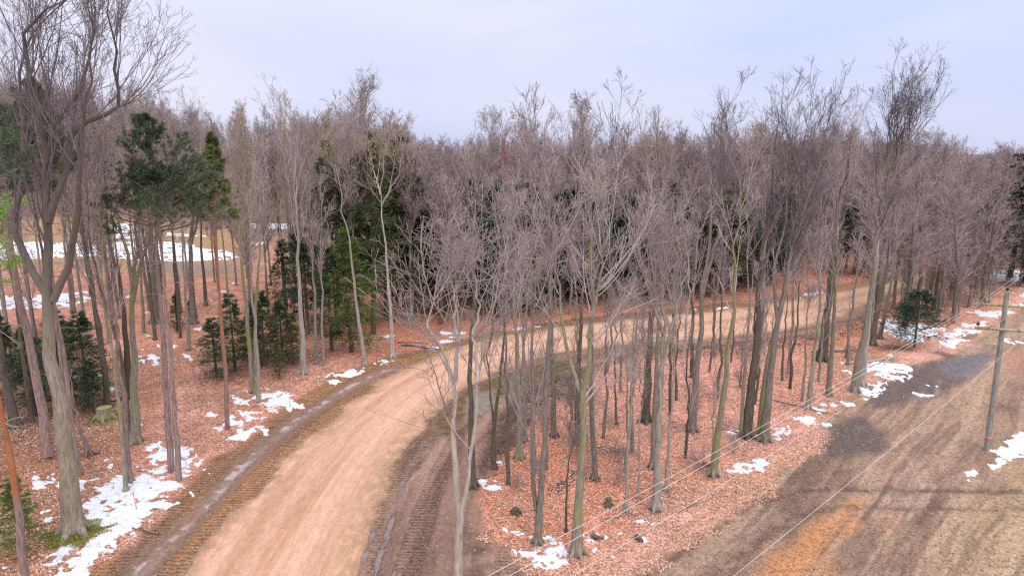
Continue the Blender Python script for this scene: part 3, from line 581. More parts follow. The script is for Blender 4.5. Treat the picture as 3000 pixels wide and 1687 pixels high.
fr = rmask[FQ].mean(1) > .5; ff = (~fr) & (fm[FQ].mean(1) > .5)
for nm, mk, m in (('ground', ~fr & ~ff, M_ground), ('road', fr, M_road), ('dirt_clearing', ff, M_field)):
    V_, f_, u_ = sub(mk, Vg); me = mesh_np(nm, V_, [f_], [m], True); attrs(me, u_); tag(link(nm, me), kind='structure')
# snow: a thin sheet whose edge dips into the ground
sh = np.clip(SN * .16, -.05, .055) + np.where(SN > 0, .004, 0)
V_, f_, u_ = sub((SN[FQ].max(1) > 0) & (SN[FQ].min(1) > -.9) & (np.minimum(rmask, 1)[FQ].max(1) < .3), np.c_[gx, gy, z + np.clip(SN * .16, -.08, .055)])
_me = mesh_np('snow', V_, [f_], [M_snow], True); _a = _me.attributes.new('depth', 'FLOAT', 'POINT'); _a.data.foreach_set('value', SN[u_].astype(np.float32))
tag(link('snow', _me), 'thin melting snow lying in patches over the leaf litter and verges', 'snow', kind='stuff')
def water(poly, lvl, grow_, m, label):
    s = sdf(poly, gx, gy, 3); mk = s[FQ].min(1) < grow_
    if not mk.any(): return
    V_, f_, u_ = sub(mk, np.c_[gx, gy, np.full(gx.shape, lvl)])
    tag(link('puddle', mesh_np('puddle', V_, [f_], [m], True)), label, 'puddle', kind='structure')
water(PUDDLE_BIG, -.06, .30, M_wbig, 'long olive brown puddle along the inner edge of the road bend')
for wi, (p, l) in enumerate(zip(RUTP, ['narrow grey puddle in the rut above the crossing', 'wide grey puddle in the right wheel rut', 'thin grey puddle beside the wide rut puddle', 'short grey puddle against the road edge'])):
    water(p, -.05 - .004 * wi, .02, M_wrut, l)

# scattered small relief
rng = np.random.default_rng(5)
def scatter(n, dmax, accept, seed):
    rng = np.random.default_rng(seed); a = np.radians(rng.uniform(-40, 40, n)); d = 20 * (dmax / 20) ** rng.uniform(0, 1, n)
    x = d * np.sin(a); y = d * np.cos(a); P = paint(x, y); k = accept(P, rng); return np.c_[x, y, P[0]][k], rng
pt, rg = scatter(330000, 60, lambda P, r: (P[2][:, 0] > .6) & (P[4] < .05) & (r.uniform(0, 1, len(P[5])) < .25 + .75 * sst(.35, .6, P[7] * 0 + P[10])), 1)
nn = len(pt); th = rg.uniform(0, 2 * pi, nn); til = rg.uniform(-.5, .5, nn); Ls = rg.uniform(.03, .062, nn); Ws = Ls * rg.uniform(.5, .8, nn)
dx = np.c_[np.cos(th), np.sin(th), til]; dy = np.c_[-np.sin(th), np.cos(th), rg.uniform(-.4, .4, nn)]; c0 = pt + [0, 0, .02]
V_ = np.stack([c0 - dx * Ls[:, None], c0 - dy * Ws[:, None], c0 + dx * Ls[:, None], c0 + dy * Ws[:, None] + [0, 0, .015]], 1).reshape(-1, 3)
tag(link('leaf_litter', mesh_np('leaf_litter', V_, [np.arange(4 * nn).reshape(nn, 4)], [M_litter])), 'loose curled brown leaves covering the forest floor', 'fallen leaves', kind='stuff')
def lumps(name, pt, rg, r0, r1, m, label, cat):
    nn = len(pt); r = (r0 * (r1 / r0) ** (rg.uniform(0, 1, nn) ** 2))[:, None, None]
    b8 = np.array([[1, 0, 0], [0, 1, 0], [-1, 0, 0], [0, -1, 0], [0, 0, .8], [0, 0, -.5]], float)
    th = rg.uniform(0, 2 * pi, nn); c, s = np.cos(th), np.sin(th); Rm = np.zeros((nn, 3, 3)); Rm[:, 0, 0] = c; Rm[:, 0, 1] = -s; Rm[:, 1, 0] = s; Rm[:, 1, 1] = c; Rm[:, 2, 2] = 1
    q = np.einsum('nij,kj->nki', Rm, b8) * r * rg.uniform(.6, 1.3, (nn, 6, 1)) + pt[:, None, :]
    tri = np.array([[0, 1, 4], [1, 2, 4], [2, 3, 4], [3, 0, 4], [1, 0, 5], [2, 1, 5], [3, 2, 5], [0, 3, 5]])
    f = (tri[None] + (np.arange(nn) * 6)[:, None, None]).reshape(-1, 3)
    tag(link(name, mesh_np(name, q.reshape(-1, 3), [f], [m])), label, cat, kind='stuff')
pt, rg = scatter(70000, 50, lambda P, r: ((P[5] < .9) & (np.abs(P[7]) < 6.5) & (P[2][:, 0] < .3) & (P[2][:, 2] < .3) & (r.uniform(0, 1, len(P[5])) < .5)), 2)
lumps('gravel', pt, rg, .010, .032, M_stone, 'loose pale stones along the edges of the dirt road', 'gravel')
pt, rg = scatter(220000, 70, lambda P, r: (P[6] > .5) & (r.uniform(0, 1, len(P[5])) < .65), 3)
lumps('dirt_clods', pt, rg, .012, .05, M_clod, 'small earth clods strewn over the churned dirt clearing', 'dirt clods')

# ------------------------------------------------------------------ traced near trees
def stem3(trace, Y, w0, w1, z0=None, shift=0.0):
    pts = np.array([AT(a, b_, Y + shift * i / max(1, len(trace) - 1)) for i, (a, b_) in enumerate(trace)])
    dep = np.array([p[1] * cp - (p[2] - H) * sp_ for p in pts]); wpx = np.linspace(w0, w1, len(pts)); return pts, wpx * dep / F / 2
def hero(base, w, traces, top, spread=3.5, bark='grey', twig='grey', label='', group=None, c0=.45, nl=14, name='bare_tree', cat='bare tree', **cfg):
    g = G(*base); Y = g[1]; zb = gz(g[0], g[1]) - .04; loc = np.array([g[0], g[1], zb])
    stems = []; top = (top[0], top[1] + (.30 * spread * F / Y if cfg.get('ext', True) else 0))
    for si, tr in enumerate(traces):
        tr = list(tr); main = si == 0
        if main: tr = [base] + tr
        last = tr[-1]
        while cfg.get('ext', True) and len(tr) > 4 and tr[-1][1] < top[1]: tr.pop()
        last = tr[-1]
        if cfg.get('ext', True) and last[1] > top[1] + 15:
            sx_ = (top[0] - last[0]) * (1 if main else .5 + .3 * math.sin(si * 2.1)); ty = top[1] + (0 if main else 25 + 20 * math.sin(si * 3.3))
            tr += [(last[0] + sx_ * .5, last[1] * .5 + ty * .5), (last[0] + sx_, ty)]
        w0 = w * (1.0 if main else .42); pts, rad = stem3(tr, Y, w0, 1.0, shift=(0 if main else 1.4 * (1 if si % 2 else -1)))
        rad = rad.copy(); h = pts[:, 2] / max(pts[-1, 2], 1)
        L = np.r_[0, np.cumsum(np.linalg.norm(np.diff(pts, axis=0), axis=1))]; f = L / L[-1]
        rad = rad[0] * (1 - f) ** (1.25 if main else 1.2) * .95 + rad[0] * .05 * (1 - f) + .012
        if main: rad[0] *= 1.18
        stems.append((pts - loc, rad, c0 if main else .2, nl if main else int(nl * .8)))
    t_, c_, ex = bare_tree(abs(hash((base[0] * 7 + base[1], w))) % 99991, stems, dict(spread=spread, **{'tw': .0068, 'dens': .72, 'wf': .6, 'af': .75, 'a1': (.3, .8), 'limbs': .9, 'trop': .16, **cfg}), twig)
    root = link(name, None, None, loc); tag(root, label, cat, group)
    link('trunk', t_.mesh('trunk', [B[bark]]), root); link('crown', c_.mesh('crown', [T[twig]]), root)
    if ex: link('clinging_leaves', mesh_np('leaves', ex[0], [ex[1]], [M_leaf]), root)
    return root
GL = 'tall trees left of the road'; GC = 'trees between the road and the power line'; GR = 'trees along the power line clearing'
HEROES = [
 dict(base=(187,1344), w=44, traces=[[(166,1140),(150,1000),(128,900),(118,774),(116,730),(125,657),(125,562),(119,480),(118,425),(120,360),(145,300),(180,255),(225,215)],
      [(114,735),(83,681),(47,610),(28,550),(47,515),(60,440),(60,300),(50,150)], [(134,756),(175,657),(176,622),(197,550),(200,480),(205,400),(195,330),(225,300)],
      [(122,560),(150,470),(165,415),(190,340),(225,300),(265,290),(300,285)], [(120,400),(100,300),(70,180),(60,80)]], top=(240,-160), spread=4.1, bark='oak', twig='dark', c0=.5, nl=18, leaves=900, tw=.0065, limbs=1.25, rf=.3,
      label='broad tan trunk oak with green moss round its foot beside the big snow patch', cat='oak tree', name='oak_tree', group=GL),
 dict(base=(325,1212), w=14, traces=[[(312,1000),(292,850),(272,705),(258,634),(251,515),(250,400)]], top=(250,300), spread=2.6, bark='pine', twig='grey', label='straight pinkish slender trunk just right of the oak, a thin grey stem before it', group=GL, c0=.4),
 dict(base=(317,1234), w=9, traces=[[(305,1060),(282,850),(268,724),(256,560)]], top=(238,350), spread=2.2, bark='moss', twig='grey', label='thin greenish stem standing in the snow in front of the slender pinkish trunk', group=GL, c0=.5),
 dict(base=(342,1112), w=21, traces=[[(338,950),(334,800),(333,724),(345,640),(345,560),(330,450)], [(334,724),(320,640),(300,560),(290,480)], [(335,760),(355,660),(375,600)]], top=(330,230), spread=3.4, bark='moss', twig='grey', leaves=250, label='thick mossy trunk with flared roots left of the twin red pines', group=GL),
 dict(base=(326,1092), w=13, traces=[[(312,960),(296,860),(262,760),(240,700),(225,600)]], top=(215,330), spread=3, bark='dark', twig='dark', label='dark leaning stem touching the left side of the thick mossy trunk', group=GL),
 dict(base=(322,1003), w=16, traces=[[(318,850),(305,724),(275,610),(265,500)]], top=(262,280), spread=3.2, bark='dark', twig='grey', leaves=200, label='black mossy trunk standing behind the thick mossy trunk', group=GL),
 dict(base=(271,1028), w=14, traces=[[(263,900),(240,760),(215,640),(205,500)]], top=(190,180), spread=3.4, bark='dark', twig='dark', leaves=200, label='dark trunk rising just behind the moss ringed stump', group=GL),
 dict(base=(40,1076), w=20, traces=[[(10,940),(-15,780),(-40,600)]], top=(-60,200), spread=3, bark='dark', twig='dark', label='dark trunk at the left edge behind the orange pine', group=GL),
 dict(base=(80,1062), w=10, traces=[[(60,920),(30,700),(10,500)]], top=(0,150), spread=3, bark='dark', twig='dark', label='thin dark trunk left of the dark spruce in deep shade', group=GL),
 dict(base=(222,1139), w=11, traces=[[(205,1080),(188,1024),(176,960),(172,920)]], top=(172,920), ext=False, spread=.5, bark='pine', twig='grey', nl=4, label='dead leaning pole propped behind the oak with a broken top', group=GL, cat='dead tree', name='dead_tree', dens=.4),
 dict(base=(637,985), w=13, traces=[[(628,880),(616,760),(606,640),(600,540)]], top=(590,300), spread=3, bark='moss', twig='pale', label='mossy trunk of the clump behind the snow on the left verge', group=GL),
 dict(base=(645,986), w=10, traces=[[(641,880),(640,760),(655,620),(665,480)]], top=(690,270), spread=3.2, bark='moss', twig='grey', label='trunk leaning right out of the mossy clump behind the verge snow', group=GL),
 dict(base=(651,1011), w=9, traces=[[(648,900),(640,790),(630,700),(628,560)]], top=(640,330), spread=2.6, bark='pale', twig='pale', label='pale slim stem in front of the mossy clump with its foot in snow', group=GL),
 dict(base=(765,941), w=14, traces=[[(760,820),(753,700),(747,600),(742,480)]], top=(735,245), spread=4.2, bark='pale', twig='grey', label='straight grey trunk standing right of the young firs', group=GL, nl=18, c0=.5),
 dict(base=(795,914), w=8, traces=[[(792,800),(788,650),(780,520)]], top=(775,330), spread=2.6, bark='grey', twig='grey', label='left stem of two close thin trunks before the dark spruces', group=GL),
 dict(base=(813,918), w=6, traces=[[(811,800),(808,650)]], top=(806,420), spread=2.0, bark='pale', twig='grey', label='right and thinner stem of two close trunks before the dark spruces', group=GL),
 dict(base=(919,918), w=10, traces=[[(907,840),(897,765),(890,700),(884,640),(881,600),(866,560),(858,500),(852,440)]], top=(838,350), spread=3.0, bark='pale', twig='tan', c0=.72, nl=10, label='crooked pale trunk in front of the tall green spruce', group=GL),
 dict(base=(988,898), w=10, traces=[[(983,800),(975,700),(968,620),(960,530),(957,480)], [(958,490),(940,430),(925,370)], [(959,520),(985,470),(1010,430)]], top=(975,330), spread=3.0, bark='pale', twig='tan', c0=.68, nl=10, label='tall pale tree forking high above the road bend, right of the spruces', group=GL),
 dict(base=(390,814), w=17, traces=[[(386,720),(380,600),(375,500)]], top=(360,235), spread=3.6, bark='grey', twig='grey', label='thick grey trunk seen just left of the red pines, far back', group=GL),
 dict(base=(487,816), w=15, traces=[[(482,720),(478,600),(490,500)], [(480,620),(500,540),(510,460)]], top=(480,240), spread=3.8, bark='grey', twig='grey', label='forked grey trunk between the red pines and the orange pine, far back', group=GL),
 dict(base=(518,771), w=8, traces=[[(512,680),(505,600)]], top=(505,290), spread=3, bark='dark', twig='grey', label='dark thin trunk left of the orange pine at the snowfield edge', group=GL),
 dict(base=(475,879), w=8, traces=[[(468,760),(460,640)]], top=(455,330), spread=2.4, bark='grey', twig='grey', label='slender trunk in open leaf litter right of the red pines', group=GL),
 dict(base=(362,841), w=7, traces=[[(357,740),(350,640)]], top=(345,380), spread=2.2, bark='grey', twig='grey', label='very thin trunk in leaf litter left of the red pines', group=GL),
 dict(base=(447,832), w=6, traces=[[(442,760),(438,660)]], top=(430,400), spread=2.0, bark='dark', twig='grey', label='thin stem beside the small dark fir right of the red pines', group=GL),
 # centre
 dict(base=(1155,1524), w=25, traces=[[(1151,1449),(1154,1360),(1159,1289),(1143,1200),(1141,1100),(1144,964),(1128,915),(1100,850),(1065,790)], [(1159,1290),(1176,1220),(1184,1150),(1197,1050),(1200,950),(1215,870),(1240,790),(1255,700)],
      [(1145,960),(1150,880),(1145,780),(1140,700)], [(1200,960),(1192,860),(1200,760),(1190,640)]], top=(1150,560), spread=3.4, bark='pale', twig='pale', c0=.5, nl=12, a1=(.4,1.15), wf=1.0, af=1.0, trop=.09, tw=.0072, label='pale forked tree at the bottom edge with a spreading crown over the road', group=GC, cat='forked tree'),
 dict(base=(1189,1224), w=17, traces=[[(1184,1100),(1183,924),(1190,800),(1195,650),(1190,540)]], top=(1182,300), spread=3.4, bark='dark', twig='grey', label='black mossy trunk directly behind the pale forked tree', group=GC, c0=.55),
 dict(base=(1243,1179), w=11, traces=[[(1241,1080),(1248,1000),(1260,924),(1269,830),(1275,700)], [(1241,1070),(1232,980),(1225,900)]], top=(1290,480), spread=2.6, bark='dark', twig='grey', c0=.55, label='thin tree with a charred black foot beside the brushy bank', group=GC),
 dict(base=(1306,1154), w=17, traces=[[(1308,1070),(1309,994),(1302,900),(1295,800),(1285,690)], [(1310,995),(1318,900),(1325,760),(1335,640)]], top=(1270,430), spread=3.2, bark='moss', twig='pale', c0=.5, label='mossy footed tree forking low at the edge of the brushy bank', group=GC),
 dict(base=(1321,1109), w=9, traces=[[(1320,1000),(1319,900),(1312,760)]], top=(1320,440), spread=2.6, bark='grey', twig='mauve', label='slim grey trunk directly behind the low forking mossy tree', group=GC),
 dict(base=(1352,1364), w=17, traces=[[(1359,1250),(1366,1150),(1371,1000),(1375,900),(1387,790),(1382,660)], [(1350,1330),(1344,1200),(1341,1080),(1343,960),(1335,860)], [(1347,1280),(1338,1180),(1337,1120)]], top=(1345,265), spread=3.0, bark='grey', twig='mauve', c0=.55, label='clump of three dark stems rising from the snow patch', group=GC, cat='multi stem tree'),
 dict(base=(1394,1096), w=13, traces=[[(1391,960),(1388,860),(1384,740)]], top=(1375,380), spread=3, bark='grey', twig='mauve', label='grey trunk behind the three stem clump, at the end of the bank', group=GC),
 dict(base=(1451,1394), w=25, traces=[[(1455,1260),(1464,1124),(1471,1010),(1478,900),(1482,820),(1491,750),(1484,640),(1480,540)], [(1470,1012),(1452,965),(1440,930),(1424,880),(1414,800),(1402,700),(1395,560)], [(1480,850),(1500,740),(1520,640)]], top=(1500,400), spread=3.2, bark='moss', twig='pale', c0=.42, nl=15, a1=(.35,1.0), trop=.11, tw=.0072, label='large olive grey forked tree standing in snow at the bottom centre', group=GC, cat='forked tree'),
 dict(base=(1496,1204), w=13, traces=[[(1491,1080),(1487,960),(1485,850),(1490,740)]], top=(1545,230), spread=3.4, bark='grey', twig='dark', c0=.5, label='tall grey trunk beside the dark pool, right of the olive forked tree', group=GC),
 dict(base=(1452,1114), w=14, traces=[[(1455,980),(1459,850),(1465,720)]], top=(1450,290), spread=3.4, bark='dark', twig='mauve', c0=.5, label='dark trunk half hidden behind the olive forked tree', group=GC),
 dict(base=(1551,1066), w=5, traces=[[(1549,980),(1546,860)]], top=(1540,700), spread=1.6, bark='dark', twig='grey', label='thin dark sapling trunk in pink litter above the dark pool', group=GC, tw=.006),
 dict(base=(1561,986), w=6, traces=[[(1563,900),(1566,800)]], top=(1570,620), spread=1.8, bark='grey', twig='grey', label='thin trunk close behind the road verge, left of the thick dark trunks', group=GC),
 dict(base=(1574,1284), w=8, traces=[[(1578,1150),(1587,1000),(1592,880)]], top=(1600,640), spread=2.0, bark='pale', twig='pale', label='thin pale leaning stem left of the pale trunk with the dug foot', group=GC),
 dict(base=(1605,1250), w=5, traces=[[(1608,1130),(1612,1000)]], top=(1622,760), spread=1.6, bark='pale', twig='pale', label='very thin stem between the pale leaning stem and the pale trunk', group=GC),
 dict(base=(1424,1334), w=5, traces=[[(1426,1230),(1438,1100)]], top=(1440,920), spread=1.4, bark='dark', twig='grey', label='crooked thin sapling between the three stem clump and the olive forked tree', group=GC),
 dict(base=(1649,1279), w=20, traces=[[(1654,1150),(1661,1000),(1666,900),(1672,820),(1664,720),(1668,600)], [(1664,930),(1690,830),(1710,740),(1735,660)], [(1668,840),(1640,760),(1620,680)]], top=(1680,500), spread=3.4, bark='pale', twig='pale', c0=.45, nl=15, a1=(.35,1.0), label='pale smooth trunk with a wide fan crown nearest the clearing', group=GC, trop=.15),
 dict(base=(1624,1059), w=21, traces=[[(1631,920),(1640,800),(1652,650)]], top=(1660,270), spread=3.6, bark='dark', twig='mauve', c0=.5, label='thickest dark trunk of the cluster behind the pale smooth trunk', group=GC),
 dict(base=(1644,1174), w=15, traces=[[(1650,1020),(1657,880),(1650,740)]], top=(1625,300), spread=3.2, bark='grey', twig='mauve', c0=.5, label='grey trunk between the pale smooth trunk and the thickest dark trunk', group=GC),
 dict(base=(1677,1231), w=8, traces=[[(1684,1100),(1693,960),(1700,840)]], top=(1715,560), spread=2.2, bark='pale', twig='pale', label='slender pale trunk close right of the pale smooth trunk', group=GC),
 dict(base=(1742,1084), w=18, traces=[[(1752,950),(1762,840),(1768,720),(1785,600)], [(1768,740),(1800,620),(1850,500)]], top=(1825,215), spread=3.8, bark='grey', twig='dark', c0=.55, nl=16, label='tall grey trunk with a rounded top above the skyline', group=GC),
 dict(base=(1794,1194), w=18, traces=[[(1808,1090),(1820,1000),(1828,900),(1836,830),(1846,740),(1850,640)]], top=(1870,340), spread=3.2, bark='moss', twig='grey', c0=.45, label='pale trunk peppered with moss and knots at the litter edge', group=GC),
 dict(base=(1877,1099), w=22, traces=[[(1888,980),(1901,880),(1910,800),(1908,740),(1916,640),(1935,540)], [(1912,700),(1960,560),(2010,440)]], top=(1960,235), spread=3.8, bark='dark', twig='dark', c0=.5, nl=16, label='thick dark trunk immediately left of the crossed leaning trunks', group=GC),
 dict(base=(1862,1098), w=9, traces=[[(1872,980),(1880,860),(1885,740)]], top=(1885,420), spread=2.4, bark='grey', twig='mauve', label='thin trunk hugging the left side of the thick dark trunk', group=GC),
 dict(base=(1923,1109), w=21, traces=[[(1932,1000),(1944,900),(1952,820),(1968,740),(1990,650),(2020,540),(2060,440)], [(1955,800),(1945,700),(1975,560),(1990,440)]], top=(2090,215), spread=3.9, bark='grey', twig='dark', c0=.5, nl=18, a1=(.3,.8), label='thick leaning trunk with wind swept limbs crossing its mossy neighbour', group=GC),
 dict(base=(1912,1088), w=15, traces=[[(1922,980),(1936,880),(1955,810),(1975,740),(1995,660)]], top=(2040,300), spread=3.2, bark='moss', twig='dark', c0=.5, label='yellow mossed trunk bending right across the thick leaning trunk', group=GC),
 dict(base=(2032,1029), w=12, traces=[[(2044,930),(2054,850),(2062,780),(2064,690)]], top=(2075,420), spread=2.8, bark='moss', twig='mauve', label='slim greenish trunk at the clearing edge near small snow scraps', group=GR),
 dict(base=(2017,1011), w=6, traces=[[(2026,920),(2031,820)]], top=(2036,560), spread=1.8, bark='grey', twig='mauve', label='thin dark stem just left of the slim greenish trunk', group=GR),
 dict(base=(2084,999), w=13, traces=[[(2092,900),(2098,800),(2101,700)]], top=(2110,370), spread=3.0, bark='moss', twig='mauve', label='straight greenish trunk between the slim trunk and the tallest tree', group=GR),
 dict(base=(2149,986), w=18, traces=[[(2162,900),(2178,820),(2190,760),(2200,660),(2215,560),(2228,460),(2240,380)], [(2226,470),(2240,370),(2235,280)], [(2220,520),(2265,400),(2300,300)], [(2228,450),(2280,360),(2320,270)]], top=(2275,205), spread=4.0, bark='grey', twig='dark', c0=.5, nl=18, a1=(.3,.75), trop=.18, label='tallest tree on the right, its crown standing high above the skyline', group=GR),
 dict(base=(2166,970), w=16, traces=[[(2175,880),(2188,780),(2200,690),(2208,600)]], top=(2190,300), spread=3.2, bark='pale', twig='mauve', c0=.5, label='pale smooth trunk twinned with the tallest tree, nearer the clearing snow', group=GR),
 dict(base=(2067,909), w=22, traces=[[(2078,820),(2087,740),(2092,620)], [(2084,780),(2100,680),(2120,560)]], top=(2150,270), spread=3.8, bark='dark', twig='mauve', c0=.4, label='broad black trunk with shaggy base behind the two greenish trunks', group=GR),
 dict(base=(1984,944), w=9, traces=[[(1990,850),(1996,760)]], top=(2005,430), spread=2.6, bark='grey', twig='mauve', label='middling grey trunk in litter right of the crossed leaning trunks', group=GC),
 dict(base=(2195,866), w=13, traces=[[(2203,800),(2215,740),(2230,690),(2240,600)]], top=(2270,330), spread=3.4, bark='dark', twig='mauve', c0=.4, label='dark trunk leaning right in the group left of the lone fir', group=GR),
 dict(base=(2212,850), w=9, traces=[[(2225,790),(2240,720)]], top=(2280,420), spread=3.0, bark='grey', twig='mauve', c0=.35, label='grey trunk closest to the lone fir, leaning towards the clearing', group=GR),
 dict(base=(1742,950), w=10, traces=[[(1740,860),(1742,760)]], top=(1745,400), spread=3, bark='dark', twig='mauve', label='dark trunk against the road between the cluster and the tall grey trunk', group=GC),
 dict(base=(1900,940), w=10, traces=[[(1912,860),(1922,760)]], top=(1925,380), spread=3, bark='grey', twig='mauve', label='grey trunk seen behind the thick dark trunk near the road edge', group=GC),
]
OAK = [hero(**h) for h in HEROES][0]

# ------------------------------------------------------------------ conifers
def spruce_mesh(seed, h, rad, c0, nb=120, blade=(.20, .055), droop=-.06, dens=1.0, shape=1.0):
    rng = np.random.default_rng(seed); tr = Tubes(); tk = np.array([[[rng.normal() * .0, 0, -.05], [.03 * h * rng.normal() * .3, .0, h * .5], [0, 0, h]]]); r0 = .012 * h + .03
    P, r = resamp3(tk[0], [r0, r0 * .6, .012], 8); tr.add(P[None], r[None], 7)
    t = np.sort(c0 + (1 - c0) * rng.uniform(0, 1, nb) ** .85 * .97); th = rng.uniform(0, 2 * pi, nb)
    L = rad * ((1 - (t - c0) / (1 - c0)) ** shape * .93 + .07) * rng.uniform(.7, 1.12, nb) * np.where(t < c0 + .12, rng.uniform(.5, 1, nb), 1)
    K = 6; d = np.c_[np.cos(th), np.sin(th), rng.uniform(.05, .35, nb)]; d = nrm(d); p = np.c_[np.zeros(nb), np.zeros(nb), t * h]; pts = [p]
    for j in range(K - 1): d = nrm(d + np.array([0, 0, droop * (1.6 - j * .55)]) + rng.normal(scale=.05, size=d.shape)); p = p + d * (L / (K - 1))[:, None]; pts.append(p)
    Pb = np.stack(pts, 1); Rb = np.linspace(1, .25, K)[None] * (.006 + L * .009)[:, None]; tr.add(Pb, Rb, 3)
    f = Tubes(); k2 = max(4, int(11 * dens))
    P2, R2, L2 = grow(rng, Pb, Rb, k2, .12, 1.0, .5, 1.0, L * .42, .35, 3, .08, -.05, .5, .004)
    segs = [(Pb, 24), (P2, 12)]; C = []; D = []
    for Q, nn in segs:
        n_, kk, _ = Q.shape
        tt = rng.uniform(.18, 1.0, (n_, nn)) * (kk - 1); i = np.minimum(tt.astype(int), kk - 2); fr = (tt - i)[..., None]; rows = np.arange(n_)[:, None]
        c = Q[rows, i] * (1 - fr) + Q[rows, i + 1] * fr; dd = nrm(Q[rows, i + 1] - Q[rows, i]); rv = nrm(rng.normal(size=c.shape)); rv[..., 2] *= .45
        C.append(c.reshape(-1, 3)); D.append(nrm(dd + rv * .75).reshape(-1, 3))
    V, Fc = blades(rng, np.concatenate(C), np.concatenate(D), *blade)
    return tr.mesh('trunk', [B['dark']]), mesh_np('needles', V, [Fc], [ND['spruce']])
def pine_mesh(seed, trunk, r0, c0, rad, bark, nd, nb=48, tuft=.17, dead=14):
    """trunk: local points. needles gathered in tufts towards the ends of up-curved limbs"""
    rng = np.random.default_rng(seed); tr = Tubes(); P, r = resamp3(trunk, np.linspace(1, .12, len(trunk)) * r0, 16); P[1:-1] += rng.normal(scale=.03, size=P[1:-1].shape); tr.add(P[None], r[None], 9)
    cr = Tubes(); h = P[-1, 2]
    t = c0 + (1 - c0) * (np.arange(nb) + rng.uniform(0, 1, nb)) / nb; f = np.clip(t, 0, .995) * 15; i = f.astype(int); fr = (f - i)[:, None]; p = P[i] * (1 - fr) + P[np.minimum(i + 1, 15)] * fr
    u = (t - c0) / (1 - c0); L = rad * (np.minimum(1, u * 3 + .65) * (1 - u) ** .9 + .12) * rng.uniform(.6, 1.15, nb)
    th = rng.uniform(0, 2 * pi, nb); d = nrm(np.c_[np.cos(th), np.sin(th), .05 + .7 * u + rng.uniform(-.15, .15, nb)]); pts = [p]
    for j in range(5): d = nrm(d + np.array([0, 0, .10]) + rng.normal(scale=.07, size=d.shape)); p = p + d * (L / 5)[:, None]; pts.append(p)
    Pb = np.stack(pts, 1); Rb = np.linspace(1, .3, 6)[None] * (.008 + L * .012)[:, None]; cr.add(Pb, Rb, 4)
    P2, R2, L2 = grow(rng, Pb, Rb, 8, .3, 1.0, .4, .9, L * .5, .3, 3, .1, .12, .6, .006); cr.add(P2, R2, 3)
    C = np.concatenate([P2[:, -1], P2[:, 1] * .4 + P2[:, 2] * .6, P2[:, 1], Pb[:, -1], Pb[:, 4]]); Dm = np.concatenate([nrm(P2[:, 2] - P2[:, 1])] * 3 + [nrm(Pb[:, -1] - Pb[:, -2])] * 2)
    k = 22; Cc = np.repeat(C, k, 0) + rng.normal(scale=.03, size=(len(C) * k, 3)); Dd = nrm(np.repeat(Dm, k, 0) * .55 + [0, 0, .25] + nrm(rng.normal(size=Cc.shape)) * .85)
    V, Fc = blades(rng, Cc, Dd, tuft, .022)
    if dead:
        tt = rng.uniform(max(.18, c0 - .4), c0, dead); f = tt * 15; i = f.astype(int); p = P[i]; th = rng.uniform(0, 2 * pi, dead); d = nrm(np.c_[np.cos(th), np.sin(th), rng.uniform(-.3, .25, dead)]); Ld = rng.uniform(.5, 1.8, dead)[:, None]
        q = np.stack([p, p + d * Ld * .5, p + d * Ld + [0, 0, -.12] * Ld], 1); tr.add(q, np.tile([.018, .011, .005], (dead, 1)), 4)
        q2, r2, _ = grow(rng, q, np.tile([.022, .014, .006], (dead, 1)), 4, .3, 1, .4, .9, Ld[:, 0] * .4, .3, 3, .1, 0, .6, .005); tr.add(q2, r2, 3)
    return tr.mesh('trunk', [B[bark], B['dead']], split=1), cr.mesh('limbs', [B['pine']]), mesh_np('needles', V, [Fc], [ND[nd]])
def pine(base, w, trace, crown_y, rad, bark, nd, label, nb=48, seed=1, group='pines left of the road', tuft=.17, dead=14, name='pine_tree'):
    g = G(*base); loc = np.array([g[0], g[1], gz(g[0], g[1]) - .04]); pts, rr = stem3([base] + trace, g[1], w, w * .5)
    pts = pts - loc; h = pts[-1, 2]; cz = AT(trace[-1][0], crown_y, g[1])[2]
    t, l, n = pine_mesh(seed, pts, rr[0], cz / h, rad, bark, nd, nb, tuft, dead)
    root = link(name, None, None, loc); tag(root, label, 'pine tree', group); link('trunk', t, root); c = link('crown', l, root); link('needles', n, c); return root
pine((431,1186), 17, [(422,1050),(410,850),(401,724),(394,560),(385,420),(378,305)], 600, 3.5, 'pine', 'redpine', 'left of the twin red pines in the snow, with a wide dark green crown', 38, 11)
pine((450,1206), 15, [(440,1050),(427,850),(413,724),(404,600),(398,440)], 560, 2.6, 'pine', 'redpine', 'right of the twin red pines in the snow, shorter and half joined to its twin', 44, 12)
pine((572,1081), 12, [(566,940),(556,800),(548,724),(543,600),(538,450),(534,342)], 560, 1.35, 'orange', 'lightpine', 'slim orange barked pine with a narrow yellow green crown', 58, 13)
pine((197,1189), 18, [(165,960),(140,784),(118,600),(92,400),(72,215)], 470, 2.6, 'pine', 'redpine', 'purple grey pine trunk close behind the oak, dark crown at upper left', 52, 14)
pine((189,1246), 13, [(166,1050),(148,880),(132,700),(110,480),(95,330)], 480, 1.9, 'pine', 'redpine', 'thinner purple grey trunk pressed against the right side of the oak', 32, 15)
pine((122,1146), 24, [(90,940),(50,754),(20,600),(-8,430),(-28,270)], 500, 2.6, 'pine', 'redpine', 'stout pine leaning left behind the oak, its bark plated purple grey', 50, 16)
pine((74,1530), 22, [(62,1449),(53,1300),(38,1200),(18,1100),(0,1034),(-40,800),(-80,500),(-110,250)], 500, 2.4, 'orangelow', 'redpine', 'flaking orange pine trunk at the bottom left corner', 30, 17)
pine((-75,1260), 16, [(-95,1000),(-120,700),(-130,540)], 720, 3.9, 'pine', 'lime', 'bright lime green pine bough reaching in at the left edge', 34, 18, tuft=.26)
